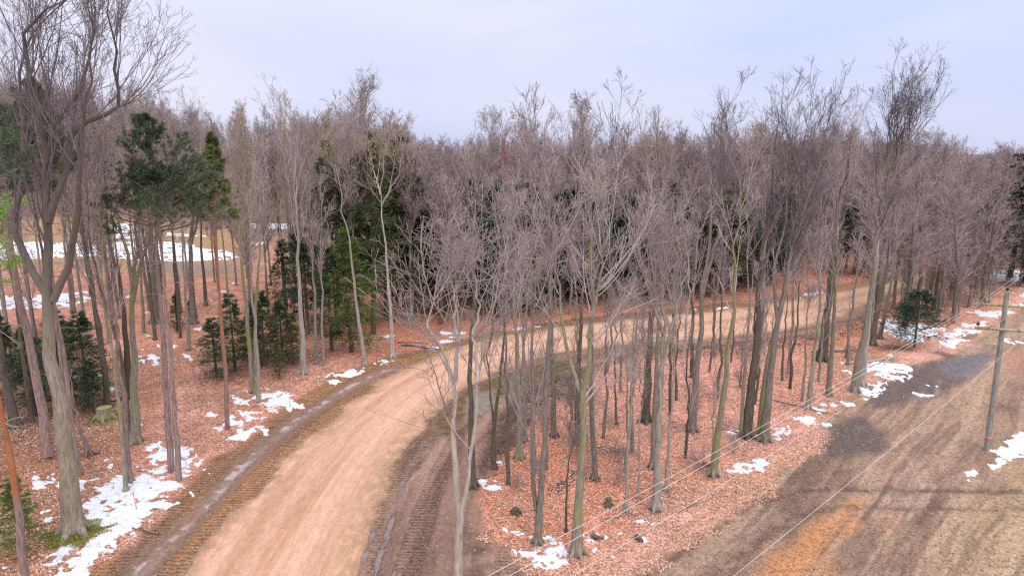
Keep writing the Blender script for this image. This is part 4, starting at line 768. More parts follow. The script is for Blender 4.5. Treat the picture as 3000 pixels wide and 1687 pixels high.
SP = [spruce_mesh(s, 10, r, c, nb, bl, dr, 1.0, sh) for s, r, c, nb, bl, dr, sh in ((1, 2.6, .06, 120, (.24, .032), -.06, .9), (2, 2.3, .12, 105, (.23, .030), -.10, .8), (3, 2.0, .22, 100, (.28, .038), -.12, .6), (4, 4.0, .10, 130, (.34, .045), -.02, .55))]
SPD = {}
def spruce(px, py, topy, k, nd, label, group, wid=1.0, zs=None, name='spruce_tree', cat='spruce tree'):
    g = G(px, py); hgt = AT(px, topy, g[1])[2]; t, n = SP[k]
    root = link(name, None, None, (g[0], g[1], gz(g[0], g[1]) - .03)); tag(root, label, cat, group); root.rotation_euler.z = (px * 1.7) % 6.28
    s = hgt / 10; root.scale = (s * wid, s * wid, s); link('trunk', t, root); o = link('needles', n, root)
    o.material_slots[0].link = 'OBJECT'; o.material_slots[0].material = ND[nd]; return root
GF = 'young firs left of the road bend'; GS = 'dark evergreens behind the road bend'
spruce(545, 944, 790, 0, 'spruce', 'small bushy fir right of the orange pine, lowest branches near the litter', GF, 1.75)
spruce(592, 931, 730, 1, 'spruce', 'taller dark fir directly behind the small bushy fir', GF, 1.3)
spruce(665, 918, 722, 0, 'spruce', 'broad dark fir at the middle of the young fir group', GF, 1.45)
spruce(640, 895, 760, 0, 'deep', 'low dark fir tucked behind the mossy clump', GF, 1.6)
spruce(712, 905, 745, 0, 'spruce', 'rounded grey green fir left of the straight grey trunk', GF, 1.4)
spruce(704, 950, 845, 1, 'hemlock', 'small thin green fir in front of the fir group', GF, 1.2)
spruce(738, 915, 780, 1, 'hemlock', 'green fir touching the straight grey trunk', GF, 1.3)
spruce(447, 838, 740, 1, 'deep', 'small dark fir between the red pines and the orange pine', GF, 1.1)
spruce(482, 812, 755, 0, 'deep', 'squat dark fir at the foot of the forked grey trunk', GF, 1.6)
spruce(885, 885, 560, 0, 'yellowgreen', 'tall bright green spruce at the inside of the bend', GS, 1.15)
spruce(835, 880, 600, 1, 'spruce', 'green spruce just left of the tall bright green spruce', GS, 1.1)
spruce(940, 840, 318, 2, 'hemlock', 'tallest dark evergreen behind the bright spruce, tip on the skyline', GS, .85)
spruce(852, 838, 340, 2, 'hemlock', 'tall evergreen left of the tallest one with an olive top', GS, .8)
spruce(900, 820, 420, 2, 'hemlock', 'dark evergreen filling the gap between the two tallest', GS, 1.0)
spruce(1020, 800, 335, 2, 'hemlock', 'slim evergreen whose tip shows alone right of the pale forking tree', GS, 1.0)
spruce(990, 812, 470, 2, 'hemlock', 'wide shaggy evergreen behind the pale forking tree', GS, 1.15)
spruce(775, 840, 560, 2, 'deep', 'dark thin evergreen behind the straight grey trunk', GS, 1.2)
spruce(720, 800, 600, 1, 'deep', 'dim evergreen far behind the fir group', GS, 1.2)
spruce(1110, 795, 480, 2, 'hemlock', 'olive evergreen deep among bare crowns above the bend', GS, 1.7)
GD = 'evergreens in the shade at the left'
spruce(222, 1020, 775, 0, 'spruce', 'bushy dark spruce right of the oak, before the stump', GD, 1.5)
spruce(160, 1000, 770, 1, 'spruce', 'dark spruce hidden behind the oak trunk', GD, 1.5)
spruce(90, 1045, 820, 1, 'deep', 'dark spruce between the stout leaning pine and the left edge', GD, 1.4)
spruce(236, 1041, 900, 1, 'spruce', 'small spruce at the right foot of the bushy dark spruce', GD, 1.3)
spruce(20, 1010, 780, 0, 'deep', 'deep green spruce near the left edge in shade', GD, 1.4)
spruce(58, 1400, 1195, 1, 'yellowgreen', 'small thin spruce between the orange pine and the oak', GD, 1.5)
fir = spruce(2300, 872, 728, 3, 'deep', 'lone dark fir at the clearing edge right of the tallest tree', None, 1.35, name='fir_tree', cat='fir tree')
spruce(2540, 700, 380, 2, 'deep', 'dark evergreen high at the far right end of the wood', 'evergreens at the far right', 1.5)
spruce(2480, 715, 470, 1, 'deep', 'black green evergreen over the far right snow', 'evergreens at the far right', 1.6)
spruce(2600, 720, 520, 0, 'deep', 'dark evergreen cut by the right edge above the snow', 'evergreens at the far right', 1.5)
spruce(2400, 700, 560, 1, 'deep', 'small evergreen under bare crowns left of the far snow', 'evergreens at the far right', 1.5)

# ------------------------------------------------------------------ the wood beyond the road
def proto(seed, h, c0, nl, spread, dens, tw, lean=0, l4=True, fork=False, **cfg):
    rng = np.random.default_rng(seed); lx = rng.normal() * .05 * h + lean * h
    pts = np.array([[0, 0, -.1], [lx * .1 + rng.normal() * .08, rng.normal() * .08, h * .33], [lx * .4, rng.normal() * .15, h * .66], [lx, rng.normal() * .2, h]]); r0 = h * .0105
    rad = np.array([1.1, .75, .42, .05]) * r0 + .01; st = [(pts, rad, c0, nl)]
    if fork:
        p = pts[1] * .4 + pts[2] * .6; q = np.array([p, p + [h * .06, h * .03, h * .14], p + [h * .12, h * .03, h * .4]]); st.append((q, np.array([.5, .32, .05]) * r0 + .01, .15, int(nl * .7)))
    t, c, _ = bare_tree(seed, st, dict(spread=spread, dens=dens, tw=tw, l4=l4, **cfg), None)
    return t.mesh('trunk', [B['grey']]), c.mesh('crown', [T['mauve']])
PR = [proto(101, 16, .35, 24, 3.2, 0.9, .0105), proto(102, 16, .45, 22, 3.6, 0.9, .0105, fork=True), proto(103, 16, .30, 26, 3.0, 0.9, .0105, .03), proto(104, 16, .5, 22, 3.8, 0.95, .0105, fork=True, a1=(.35, .8)),
      proto(105, 16, .25, 26, 2.8, 0.9, .0105, -.02), proto(106, 16, .4, 22, 3.4, 0.9, .0105, .04, fork=True)]
SKY = [(-300, 60), (0, 120), (120, 170), (200, 190), (300, 245), (380, 262), (500, 262), (560, 292), (660, 305), (740, 280), (800, 315), (900, 300), (1000, 335), (1040, 352), (1150, 350), (1600, 346), (1820, 336), (2060, 340), (2160, 345), (2300, 358), (2400, 375), (2450, 392), (2520, 372), (2700, 378)]
skx = np.array(SKY, float)
def skyz(px, Y): return AT(px, float(np.interp(px, skx[:, 0], skx[:, 1])), Y)[2]
SPR = [proto(301, 8, .35, 12, 1.5, .55, .007, l4=False, a1=(.3, .8)), proto(302, 8, .4, 10, 1.3, .5, .007, .03, l4=False, a1=(.3, .8)), proto(303, 8, .3, 13, 1.7, .55, .007, -.03, l4=False, a1=(.3, .9))]
hx = [(G(*h['base'])[0], G(*h['base'])[1]) for h in HEROES]
def place_tree(x, y, h, k, bark, twig, label, group, cat='bare tree', name='bare_tree', ws=1.0, rz=None, lean=0, P=None, ph=16):
    t, c = (P or PR)[k]; root = link(name, None, None, (x, y, gz(x, y) - .05)); tag(root, label, cat, group)
    s = h / ph; root.scale = (s * ws, s * ws, s); root.rotation_euler = (0, lean, rz if rz is not None else random.uniform(0, 6.28))
    a = link('trunk', t, root); b_ = link('crown', c, root)
    for o, m in ((a, B[bark]), (b_, T[twig])): o.material_slots[0].link = 'OBJECT'; o.material_slots[0].material = m
    return root
random.seed(8)
pts = list(hx)
def ok(x, y, dm): return all((x - a) ** 2 + (y - b_) ** 2 > dm * dm for a, b_ in pts)
def info(x, y): return INF[gidx(x, y)]
# left woods
n = 0
for _ in range(4000):
    if n >= 74: break
    px = random.uniform(-120, 900); py = random.uniform(690, 1000) if px < 330 else random.uniform(690, 860)
    if px > 330 and px < 620 and random.random() < .35: continue
    g = G(px, py); x, y = g[:2]; i = info(x, y)
    if i[1] < 1.5 or not ok(x, y, 1.9): continue
    pts.append((x, y)); n += 1; h = min(22, skyz(px, y)) * random.uniform(.78, .98)
    place_tree(x, y, h, random.choice([0, 1, 2, 3, 5]), random.choice(['grey', 'dark', 'moss', 'pine']), random.choice(['grey', 'mauve', 'grey', 'tan']), 'thin bare tree crowded among others in the left wood behind the pines', 'bare trees crowding the left wood', ws=random.uniform(.5, .8))
# beyond the snow field
n = 0
for _ in range(3000):
    if n >= 34: break
    px = random.uniform(-150, 900); y = random.uniform(150, 210); x = (px - 1288) / F * (y * cp + H * sp_)
    if not ok(x, y, 3.5): continue
    pts.append((x, y)); n += 1
    place_tree(x, y, min(30, skyz(px, y)) * random.uniform(.82, 1.0), random.choice([1, 3, 5]), 'grey', 'mauve', 'tall bare tree on the far side of the left snowfield', 'bare trees beyond the left snowfield', ws=1.15)
# dark evergreens inside the wood
n = 0
for _ in range(3000):
    if n >= 80: break
    px = random.uniform(1050, 2500) if n % 2 else random.uniform(1050, 1750); y = random.uniform(64, 92); x = (px - 1288) / F * (y * cp + H * sp_); i = info(x, y)
    if i[1] < 3 or i[0] < 3.5 or i[3] < 3 or not ok(x, y, 2.6) or i[4] > 0: continue
    pts.append((x, y)); n += 1; t, nd_ = SP[random.choice([1, 2, 2])]
    root = link('evergreen_tree', None, None, (x, y, -.05)); tag(root, 'dark evergreen half hidden inside the wood beyond the bend', 'evergreen tree', 'evergreens inside the wood'); s = random.uniform(.7, 1.25)
    root.scale = (s * 1.6, s * 1.6, s); root.rotation_euler.z = random.uniform(0, 6); link('trunk', t, root); o = link('needles', nd_, root); o.material_slots[0].link = 'OBJECT'; o.material_slots[0].material = ND[random.choice(['deep', 'deep', 'hemlock'])]
# front ranks beyond the bend
n = 0
for _ in range(6000):
    if n >= 118: break
    px = random.uniform(840, 2620); y = 62 + 55 * random.random() ** 1.2; x = (px - 1288) / F * (y * cp + H * sp_)
    i = info(x, y)
    if i[1] < 1.2 or i[0] < 2 or i[3] < 1.0 or i[4] > 0 or not ok(x, y, 2.6): continue
    pts.append((x, y)); n += 1; hs = skyz(px, y); f = .74 + .26 * random.random() ** 1.4 + (.04 + .16 * random.random() if random.random() < .26 else 0)
    tw = random.choices(['mauve', 'grey', 'pale', 'red', 'tan'], [7, 3, 1.5, 1.0 if 1250 < px < 1600 else .2, .4])[0]
    place_tree(x, y, min(24, hs * f), random.choice([0, 1, 1, 3, 3, 5, 2]), random.choice(['grey', 'pale', 'grey', 'dark']), tw, 'bare mauve crowned tree in the wood beyond the road bend', 'bare trees beyond the road bend', ws=random.uniform(.9, 1.2))
# right wood between road and clearing, far end
n = 0
for _ in range(5000):
    if n >= 34: break
    px = random.uniform(2180, 2640); py = random.uniform(675, 830); g = G(px, py); x, y = g[:2]; i = info(x, y)
    if 2495 < px < 2570: continue
    if i[0] < 1.5 or i[3] < .8 or i[2] < 2 or not ok(x, y, 2.4): continue
    pts.append((x, y)); n += 1
    place_tree(x, y, min(19, skyz(px, y)) * random.uniform(.72, .98), random.choice([0, 2, 4, 4, 5]), random.choice(['grey', 'dark']), random.choice(['mauve', 'grey', 'mauve']), 'low branched bare tree lining the far end of the clearing', 'bare trees at the far end of the clearing', ws=1.25)
# thin trees in the strip between road and power line
n = 0
for _ in range(5000):
    if n >= 34: break
    px = random.uniform(1220, 2180); py = random.uniform(880, 1230); g = G(px, py); x, y = g[:2]; i = info(x, y)
    if i[0] < 4.5 or i[3] < 1.2 or i[4] < 0 or i[5] < .6 or not ok(x, y, 1.5): continue
    pts.append((x, y)); n += 1
    place_tree(x, y, random.uniform(5, 10), random.choice([0, 1, 2]), random.choice(['grey', 'dark', 'pale']), random.choice(['mauve', 'grey', 'pale']), 'pencil thin sapling among the trunks between road and clearing', 'saplings between the road and the clearing', 'sapling', 'sapling', ws=.95, P=SPR, ph=8)
# small bare understorey trees along the wood's edge
n = 0
for _ in range(6000):
    if n >= 34: break
    px = random.uniform(980, 2560); y = random.uniform(60, 98); x = (px - 1288) / F * (y * cp + H * sp_); i = info(x, y)
    if i[1] < 1.0 or i[0] < 2 or i[3] < 1 or i[4] > 0 or not ok(x, y, 1.7): continue
    pts.append((x, y)); n += 1
    place_tree(x, y, random.uniform(6, 10.5), random.choice([0, 2, 4]), random.choice(['grey', 'pale']), random.choice(['mauve', 'mauve', 'grey', 'red', 'pale']), 'short twiggy bare tree under the taller crowns at the wood edge', 'short bare trees at the edge of the wood', 'small tree', 'small_tree', ws=1.35)
n = 0
for _ in range(3000):
    if n >= 30: break
    px = random.uniform(2190, 2660); py = random.uniform(672, 800); g = G(px, py); x, y = g[:2]; i = info(x, y)
    if 2505 < px < 2560: continue
    if i[0] < 1.5 or i[3] < .6 or i[2] < 2 or not ok(x, y, 1.8): continue
    pts.append((x, y)); n += 1
    place_tree(x, y, random.uniform(4.5, 8.5), random.choice([0, 2, 4]), 'grey', random.choice(['mauve', 'grey', 'mauve']), 'short bushy bare tree beside the snow at the far end of the clearing', 'short bare trees at the far end of the clearing', 'small tree', 'small_tree', ws=1.7)
# far wood as one mass
def far_wood():
    rng = np.random.default_rng(77); protoV = []
    for s in range(4):
        st = [(np.array([[0, 0, 0], [rng.normal() * .2, rng.normal() * .2, 8], [rng.normal() * .5, 0, 16.]]), np.array([.2, .13, .03]), .3, 20)]
        t, c, _ = bare_tree(500 + s, st, dict(spread=3.6, dens=.72, tw=.018, l4=False), None)
        protoV.append((np.concatenate(t.V + c.V), np.concatenate(t.Fq + [q + t.n for q in c.Fq])))
    Vs, Fs, n0, cnt = [], [], 0, 0
    while cnt < 640:
        px = rng.uniform(-200, 2800); y = 105 + 170 * rng.uniform() ** 1.3; x = (px - 1288) / F * (y * cp)
        if px < 720 and y < 215: continue
        i = info(x, y)
        if i[3] < 0 and y < 150: continue
        v, f = protoV[rng.integers(4)]; hh = min(24, skyz(px, y)) * rng.uniform(.87, 1.02); s = hh / 17.5; a = rng.uniform(0, 6.28)
        c, sn = math.cos(a), math.sin(a); q = np.c_[(v[:, 0] * c - v[:, 1] * sn) * s * 1.15 + x, (v[:, 0] * sn + v[:, 1] * c) * s * 1.15 + y, v[:, 2] * s]
        Vs.append(q); Fs.append(f + n0); n0 += len(q); cnt += 1
    tag(link('distant_wood', mesh_np('distant_wood', np.concatenate(Vs), [np.concatenate(Fs)], [T['mauve']])), 'distant mauve mass of leafless wood closing the horizon', 'distant wood', kind='stuff')
far_wood()

# ------------------------------------------------------------------ brush, stump, logs, stakes
def shrub_mesh(seed, h=1.4, n=14):
    rng = np.random.default_rng(seed); t = Tubes(); d = nrm(np.c_[rng.normal(scale=.45, size=(n, 2)), np.ones(n)]); p = np.c_[rng.normal(scale=.12, size=(n, 2)), np.full(n, -.05)]; pts = [p]
    for j in range(4): d = nrm(d + rng.normal(scale=.12, size=d.shape)); p = p + d * h * .26 * rng.uniform(.7, 1.2, (n, 1)); pts.append(p)
    P = np.stack(pts, 1); Rr = np.tile(np.linspace(.013, .006, 5), (n, 1)); t.add(P, Rr, 4)
    P2, R2, L2 = grow(rng, P, Rr, 6, .3, 1, .3, .9, np.full(n, h * .55), .4, 4, .15, .03, .7, .006); t.add(P2, R2, 3)
    P3, R3, L3 = grow(rng, P2, R2, 4, .2, 1, .3, .9, L2 * .55, .4, 3, .1, .0, .7, .005); t.add(P3, R3, 3); return t.mesh('shrub', [T['grey']])
SH = [shrub_mesh(s) for s in (1, 2, 3)]
n = 0; sp = []
for _ in range(6000):
    if n >= 60: break
    r = random.random()
    px, py = (random.uniform(1230, 2200), random.uniform(870, 1230)) if r < .45 else (random.uniform(2250, 2560), random.uniform(720, 830)) if r < .65 else (random.uniform(960, 2100), random.uniform(745, 830)) if r < .9 else (random.uniform(-20, 330), random.uniform(760, 1000))
    g = G(px, py); x, y = g[:2]; i = info(x, y)
    if i[0] < 1.5 or i[3] < .6 or i[2] < 2 or any((x - a) ** 2 + (y - b_) ** 2 < 1.4 for a, b_ in sp): continue
    sp.append((x, y)); n += 1; o = link('bare_shrub', SH[n % 3], None, (x, y, gz(x, y))); tag(o, 'low bare twiggy shrub under the trees', 'shrub', 'low bare shrubs under the trees')
    s = random.uniform(.5, 1.0) * (1 if y < 65 else 1.5); o.scale = (s * 1.1, s * 1.1, s); o.rotation_euler.z = random.uniform(0, 6); o.material_slots[0].link = 'OBJECT'; o.material_slots[0].material = T[random.choice(['grey', 'mauve', 'grey', 'tan'])]
def brush(name, polys, n, m, label):
    rng = np.random.default_rng(9); lo = np.min([p.min(0) for p in polys], 0); hi = np.max([p.max(0) for p in polys], 0); xy = rng.uniform(lo, hi, (n * 12, 2))
    k = np.min([sdf(p, xy[:, 0], xy[:, 1], 2) for p in polys], 0) + rng.normal(scale=.5, size=len(xy)) < 0; xy = xy[k][:n]; zz = np.array([gz(a, b_) for a, b_ in xy])
    p = np.c_[xy, zz + .01]; d = nrm(np.c_[rng.normal(size=(len(xy), 2)), rng.uniform(.0, .7, len(xy))]); pts_ = [p]
    for j in range(3): d = nrm(d + rng.normal(scale=.2, size=d.shape) + [0, 0, -.12]); p = p + d * rng.uniform(.05, .2, (len(xy), 1)); pts_.append(p)
    t = Tubes(); P = np.stack(pts_, 1); Rr = np.tile([.010, .008, .006, .004], (len(xy), 1)); t.add(P, Rr, 3); P2, R2, _ = grow(rng, P, Rr, 2, .2, 1, .4, 1.0, np.full(len(xy), .3), .4, 3, .2, -.02, .7, .004); t.add(P2, R2, 3)
    tag(link(name, t.mesh(name, [m])), label, 'brush', kind='stuff')
brush('brush', [GP([(1205, 1180), (1235, 1080), (1290, 1010), (1380, 955), (1480, 925), (1500, 955), (1430, 1005), (1340, 1085), (1270, 1150)]), GP([(1500, 915), (1650, 880), (1850, 862), (2050, 838), (2180, 800), (2240, 760), (2262, 775), (2190, 830), (2060, 868), (1850, 890), (1650, 905)])], 5200, twig_mat('brown_brush', (.17, .10, .095)), 'dark low brush covering the bank along the inner side of the road')
brush('fallen_twigs', [GP([(-100, 1500), (-100, 850), (400, 750), (900, 800), (850, 920), (640, 1040), (380, 1200), (200, 1449)]), GP([(1230, 1300), (1330, 1100), (1480, 960), (1900, 880), (2200, 850), (2150, 960), (1900, 1120), (1600, 1330), (1400, 1420)])], 3000, twig_mat('fallen_twig_bark', (.22, .16, .13)), 'thin broken twigs strewn over the leaf litter')
def stick_mesh(seed, L, r, side=5):
    rng = np.random.default_rng(seed); P = np.c_[np.linspace(0, L, 8), rng.normal(scale=.03 * L, size=8).cumsum() * .4, r * .8 + np.abs(rng.normal(scale=.02, size=8))]; t = Tubes(); Rr = np.linspace(r, r * .35, 8); t.add(P[None], Rr[None], 7)
    P2, R2, L2 = grow(rng, P[None], Rr[None], side, .3, .95, .4, .9, np.array([L * .35]), .3, 4, .1, .02, .6, .008); t.add(P2, R2, 4)
    P3, R3, _ = grow(rng, P2, R2, 3, .3, 1, .4, .9, L2 * .5, .3, 3, .1, .0, .6, .006); t.add(P3, R3, 3); return t.mesh('branch', [B['dead']])
def lay_branch(a, b_, r, bark, label, seed, group='branches lying on the ground', side=5, name='fallen_branch', cat='fallen branch'):
    A = G(*a); Bq = G(*b_); L = float(np.linalg.norm(Bq - A)); o = link(name, stick_mesh(seed, L, r, side), None, (A[0], A[1], gz(A[0], A[1]) + .01)); tag(o, label, cat, group)
    o.rotation_euler.z = math.atan2(Bq[1] - A[1], Bq[0] - A[0]); o.material_slots[0].link = 'OBJECT'; o.material_slots[0].material = B[bark]
lay_branch((400, 1346), (335, 1330), .03, 'dark', 'dark crooked branch on the tread prints by the snow', 1)
lay_branch((250, 1135), (200, 1137), .035, 'dark', 'dark broken branch beside the dead leaning pole', 2)
lay_branch((300, 1012), (245, 1010), .05, 'dark', 'dark branch lying near the stump', 3)
lay_branch((1950, 1010), (2110, 1050), .05, 'grey', 'long grey limb lying across the litter behind the crossed trunks', 4)
lay_branch((1790, 1075), (1870, 1090), .04, 'dark', 'dark limb on the litter left of the thick dark trunk', 5)
lay_branch((2130, 918), (2260, 905), .08, 'dead', 'pale log in the brush pile below the lone fir', 6)
lay_branch((2150, 905), (2270, 915), .06, 'dead', 'bleached branch on top of the brush pile below the lone fir', 7)
lay_branch((2180, 925), (2240, 892), .05, 'dead', 'short pale branch sticking out of the brush pile', 8)
lay_branch((2040, 885), (2200, 880), .07, 'dark', 'dark log lying behind the two greenish trunks', 9)
lay_branch((2120, 840), (2060, 815), .06, 'dead', 'pale limb by the far road edge among the dark brush', 10)
lay_branch((1010, 870), (1100, 880), .09, 'dark', 'dark fallen log at the left verge of the bend', 11)
lay_branch((1000, 862), (1080, 866), .06, 'dark', 'dark branch heaped behind the fallen log at the bend', 12)
lay_branch((1195, 1205), (1270, 1190), .03, 'dead', 'pale stick at the foot of the charred thin tree', 13)
lay_branch((1370, 1000), (1500, 975), .05, 'dark', 'dark branch on the far side of the brushy bank', 14)
lay_branch((1520, 1302), (1590, 1290), .03, 'grey', 'thin fallen branch in orange litter near the pale leaning stem', 15)
lay_branch((1700, 1290), (1760, 1265), .03, 'grey', 'thin fallen branch right of the pale smooth trunk', 16)
lay_branch((1600, 1352), (1618, 1366), .13, 'dark', 'short thick dark log lying in the snow scraps', 17, side=1, name='log', cat='log')
lay_branch((1490, 1350), (1520, 1356), .12, 'dark', 'squat rotten log beside the snow by the olive forked tree', 18, side=1, name='log', cat='log')
lay_branch((1765, 1168), (1790, 1172), .14, 'dark', 'dark log end at the foot of the knotty pale trunk', 19, side=1, name='log', cat='log')
def stump(base, r, h, label, bark='oak'):
    g = G(*base); t = Tubes(); t.add(np.array([[[0, 0, -.1], [0, 0, .1], [0, 0, h * .6], [.02, 0, h]]]), np.array([[r * 1.5, r * 1.2, r * 1.02, r]]), 12); t.add(np.array([[[.02, 0, h], [.02, 0, h + .01]]]), np.array([[r, .001]]), 12)
    for a in range(5): d = np.array([math.cos(a * 1.25), math.sin(a * 1.25), 0]); t.add(np.array([[d * r * .6 + [0, 0, h * .5], d * r * 1.3 + [0, 0, .12], d * r * 2 + [0, 0, -.08]]]), np.array([[r * .4, r * .35, r * .12]]), 6)
    root = link('stump', t.mesh('stump', [B[bark]]), None, (g[0], g[1], gz(g[0], g[1]))); tag(root, label, 'stump'); return root
st = stump((265, 1052), .42, .75, 'cut tree stump ringed with green moss in the left wood', 'moss')
rg = np.random.default_rng(3); n_ = 900; a = rg.uniform(0, 6.28, n_); rr = .42 + rg.uniform(0, 1, n_) ** 1.2 * .75; c = np.c_[rr * np.cos(a), rr * np.sin(a), .03 + .18 * np.clip(1 - (rr - .42) / .6, 0, 1) * rg.uniform(0, 1, n_)]
V_, f_ = blades(rg, c, nrm(np.c_[rg.normal(scale=.4, size=(n_, 2)), np.ones(n_)]), .09, .05)
M_moss = needle_mat('moss_green', (.10, .12, .02), (.28, .30, .06))
link('moss', mesh_np('moss', V_, [f_], [M_moss]), st)
n_ = 3600; a = rg.uniform(0, 6.28, n_); rr = .42 + rg.uniform(0, 1, n_) ** 1.3 * (.55 + .35 * np.sin(a * 3 + 1) ** 2); c = np.c_[rr * np.cos(a), rr * np.sin(a) - .05, .07 + .2 * np.clip(1 - (rr - .42) / .4, 0, 1) * rg.uniform(0, 1, n_)]
V_, f_ = blades(rg, c, nrm(np.c_[rg.normal(scale=.5, size=(n_, 2)), np.ones(n_)]), .07, .045)
link('moss', mesh_np('moss', V_, [f_], [M_moss]), OAK)
stump((1530, 1268), .14, .42, 'short rotten stump standing in orange litter right of the olive forked tree', 'dark')
stump((1297, 1290), .16, .25, 'low dark stump beside the small snow strip on the bank', 'dark')
M_stake, nt, b = mat('stake_wood'); b.inputs['Base Color'].default_value = (.62, .38, .30, 1); M_pink, nt, b = mat('pink_paint'); b.inputs['Base Color'].default_value = (.75, .18, .22, 1)
def box_mesh(name, x, y, z0, z1, m, taper=1):
    V = np.array([[sx * x * (taper if zz else 1), sy * y * (taper if zz else 1), z1 if zz else z0] for zz in (0, 1) for sx, sy in ((-1, -1), (1, -1), (1, 1), (-1, 1))])
    return mesh_np(name, V, [np.array([[3, 2, 1, 0], [4, 5, 6, 7], [0, 1, 5, 4], [1, 2, 6, 5], [2, 3, 7, 6], [3, 0, 4, 7]])], [m])
for base, h, lb in (((344, 1282), .95, 'survey stake with a pink top in the big snow patch'), ((731, 1024), .75, 'survey stake in the snow on the verge right of the pale slim stem')):
    g = G(*base); root = link('survey_stake', None, None, (g[0], g[1], gz(*g[:2]))); tag(root, lb, 'stake', 'survey stakes in the snow'); root.rotation_euler = (.05, -.06, .3)
    link('shaft', box_mesh('shaft', .022, .012, -.1, h * .8, M_stake), root); link('painted_tip', box_mesh('painted_tip', .0225, .0125, h * .8, h, M_pink), root)

# ------------------------------------------------------------------ utility pole and wires
M_pole = bark_mat('weathered_pole_wood', (.13, .125, .11), (.34, .32, .28)); M_arm = bark_mat('mossy_crossarm_wood', (.20, .19, .09), (.42, .39, .22))
M_metal, nt, b = mat('galvanised_brace'); b.inputs['Base Color'].default_value = (.32, .30, .28, 1); b.inputs['Metallic'].default_value = .3; b.inputs['Roughness'].default_value = .6
M_ins, nt, b = mat('brown_porcelain'); b.inputs['Base Color'].default_value = (.035, .022, .03, 1); b.inputs['Roughness'].default_value = .2
M_wire, nt, b = mat('aluminium_wire'); b.inputs['Base Color'].default_value = (.62, .60, .57, 1); b.inputs['Roughness'].default_value = .5
pb = G(2482, 1131); Y0 = pb[1]; ptop = AT(2534, 732, Y0); hp = ptop[2]
root = link('utility_pole', None, None, (pb[0], Y0, gz(pb[0], Y0) - .05)); tag(root, 'weathered wooden utility pole with mossy crossarms standing in the dirt clearing', 'utility pole')
pp = np.linspace([0, 0, 0], [ptop[0] - pb[0], 0, hp], 12); t = Tubes(); t.add(pp[None], np.linspace(.145, .11, 12)[None], 14); t.add(np.array([[pp[-1], pp[-1] + [0, 0, .04]]]), np.array([[.11, .001]]), 14)
link('shaft', t.mesh('shaft', [M_pole]), root)
def at_l(px, py, Y=Y0): return AT(px, py, Y) - np.array(root.location)
def bar(name, A, Bq, w_, h_, m, parent):
    A = np.asarray(A, float); Bq = np.asarray(Bq, float); d = Bq - A; L = np.linalg.norm(d); d /= L; s = nrm(np.cross(d, [0, 0, 1.])); u = np.cross(s, d)
    V = np.array([A + s * sx * w_ + u * sz * h_ + d * L * e for e in (0, 1) for sx, sz in ((-1, -1), (1, -1), (1, 1), (-1, 1))])
    me = mesh_np(name, V, [np.array([[3, 2, 1, 0], [4, 5, 6, 7], [0, 1, 5, 4], [1, 2, 6, 5], [2, 3, 7, 6], [3, 0, 4, 7]])], [m]); return link(name, me, parent)
adir = np.array([math.cos(R(-22)), math.sin(R(-22)), 0])      # arms run towards the viewer on the right
def armset(py, off, lL, lR, brace_l, brace_r):
    c = at_l(2521 + (827 - py) * .13, py); nrmv = np.array([-adir[1], adir[0], 0]) * -1; c = c + nrmv * off
    arm = bar('crossarm', c - adir * lL, c + adir * lR, .055, .065, M_arm, root)
    for s_, on in ((-.75, brace_l), (.75, brace_r)):
        if on: bar('brace', c + adir * s_ + [0, 0, .0] + nrmv * .07 * np.sign(off), c + [0, 0, .55] + nrmv * .02 * np.sign(off) - nrmv * off * .3, .02, .012, M_metal, root)
    return c
c1 = armset(827, .20, 1.25, 1.55, True, True); c2 = armset(771, -.20, .95, 1.55, False, True)
def insulator(p, parent, sc_=1.0):
    prof = [(.0, .018), (.06, .018), (.065, .06), (.10, .075), (.125, .045), (.13, .07), (.16, .06), (.19, .03), (.215, .04), (.235, .001)]
    t = Tubes(); t.add(np.array([[[p[0], p[1], p[2] + z_ * sc_] for z_, _ in prof]]), np.array([[r_ * sc_ for _, r_ in prof]]), 12); return link('insulator', t.mesh('insulator', [M_ins]), parent)
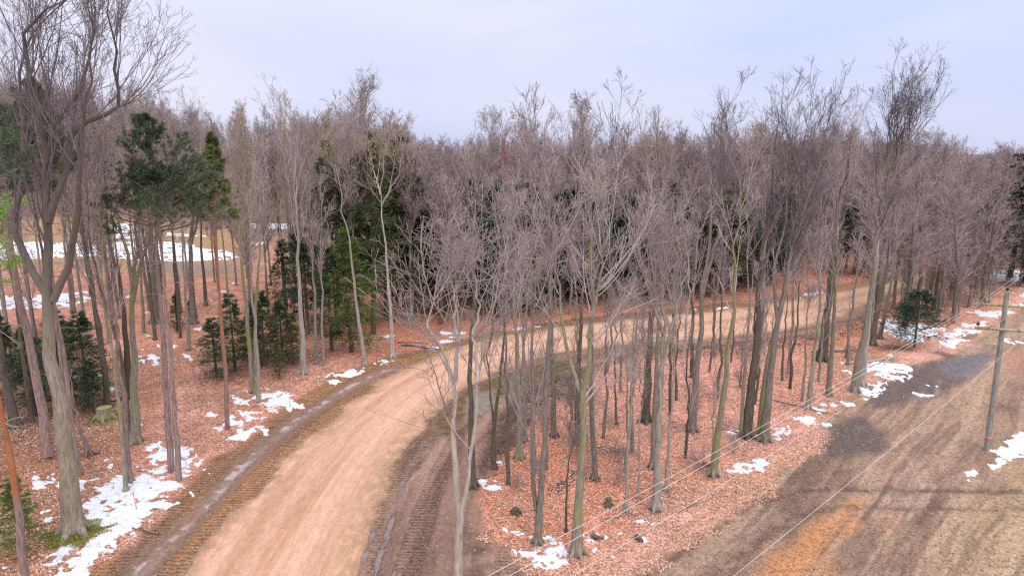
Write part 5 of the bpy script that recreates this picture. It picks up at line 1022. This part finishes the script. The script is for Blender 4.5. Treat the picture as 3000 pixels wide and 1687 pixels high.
tips = []
for c, s_, in ((c1, -1.13), (c1, 1.4), (c2, -.86), (c2, 1.4)):
    p = c + adir * s_ + [0, 0, .062]; insulator(p, root, 1.25); tips.append(p + [0, 0, .27] + np.array(root.location))
p = pp[-1] + [0, 0, .02]; insulator(p, root, 1.2); tips.append(p + [0, 0, .27] + np.array(root.location))
def ring(name, z_, parent, m, r=.17):
    t = Tubes(); c = pp[0] + (pp[-1] - pp[0]) * z_ / hp; t.add(np.array([[c, c + [0, 0, .12]]]), np.array([[r, r - .001]]), 14); return link(name, t.mesh(name, [m]), parent)
ring('pink_paint_mark', .75, root, M_pink, .148)
def wire(pts, label, r=.0048):
    P, rr = resamp3(np.array(pts), np.full(len(pts), r), 24); o = P[-1].copy(); s = np.linspace(0, 1, 24); L = np.linalg.norm(P[-1] - P[0]); P[:, 2] -= 4 * s * (1 - s) * L * .006
    t = Tubes(); t.add((P - o)[None], rr[None], 6); tag(link('power_line', t.mesh('wire', [M_wire]), None, o), label, 'power line', 'power line wires')
def thru(px, py, zz): return G(px, py, zz)
def runto(tip, px, py, zz): a = thru(px, py, zz); return [a + (a - tip) * .6, a, tip]
wire(runto(tips[2], 1155, 1449, tips[2][2] - .1), 'uppermost wire, meeting the bottom edge just right of the pale forked tree')
wire(runto(tips[4], 1208, 1449, tips[4][2] - .5), 'second wire from the top, running close below the uppermost one')
wire(runto(tips[0], 1390, 1449, tips[0][2] - .1), 'third wire down, passing over snow to the left tip of the lower crossarm')
wire(runto(tips[1], 1810, 1449, tips[1][2] - .1), 'lowest wire, crossing over the orange soil of the clearing', .0044)
far = [G(2640, 690, 8.0), G(2700, 700, 7.6)]
for tp, lb in ((tips[2], 'short wire run from the upper crossarm away to the far right'), (tips[4], 'short wire run from the pole top away to the far right')):
    e = np.array([tp[0] + 26 * FD[0], tp[1] + 26 * FD[1], tp[2] + .4]); wire([e, tp], lb)
print('polys', sum(len(m.polygons) for m in bpy.data.meshes), 'objs', len(bpy.data.objects))
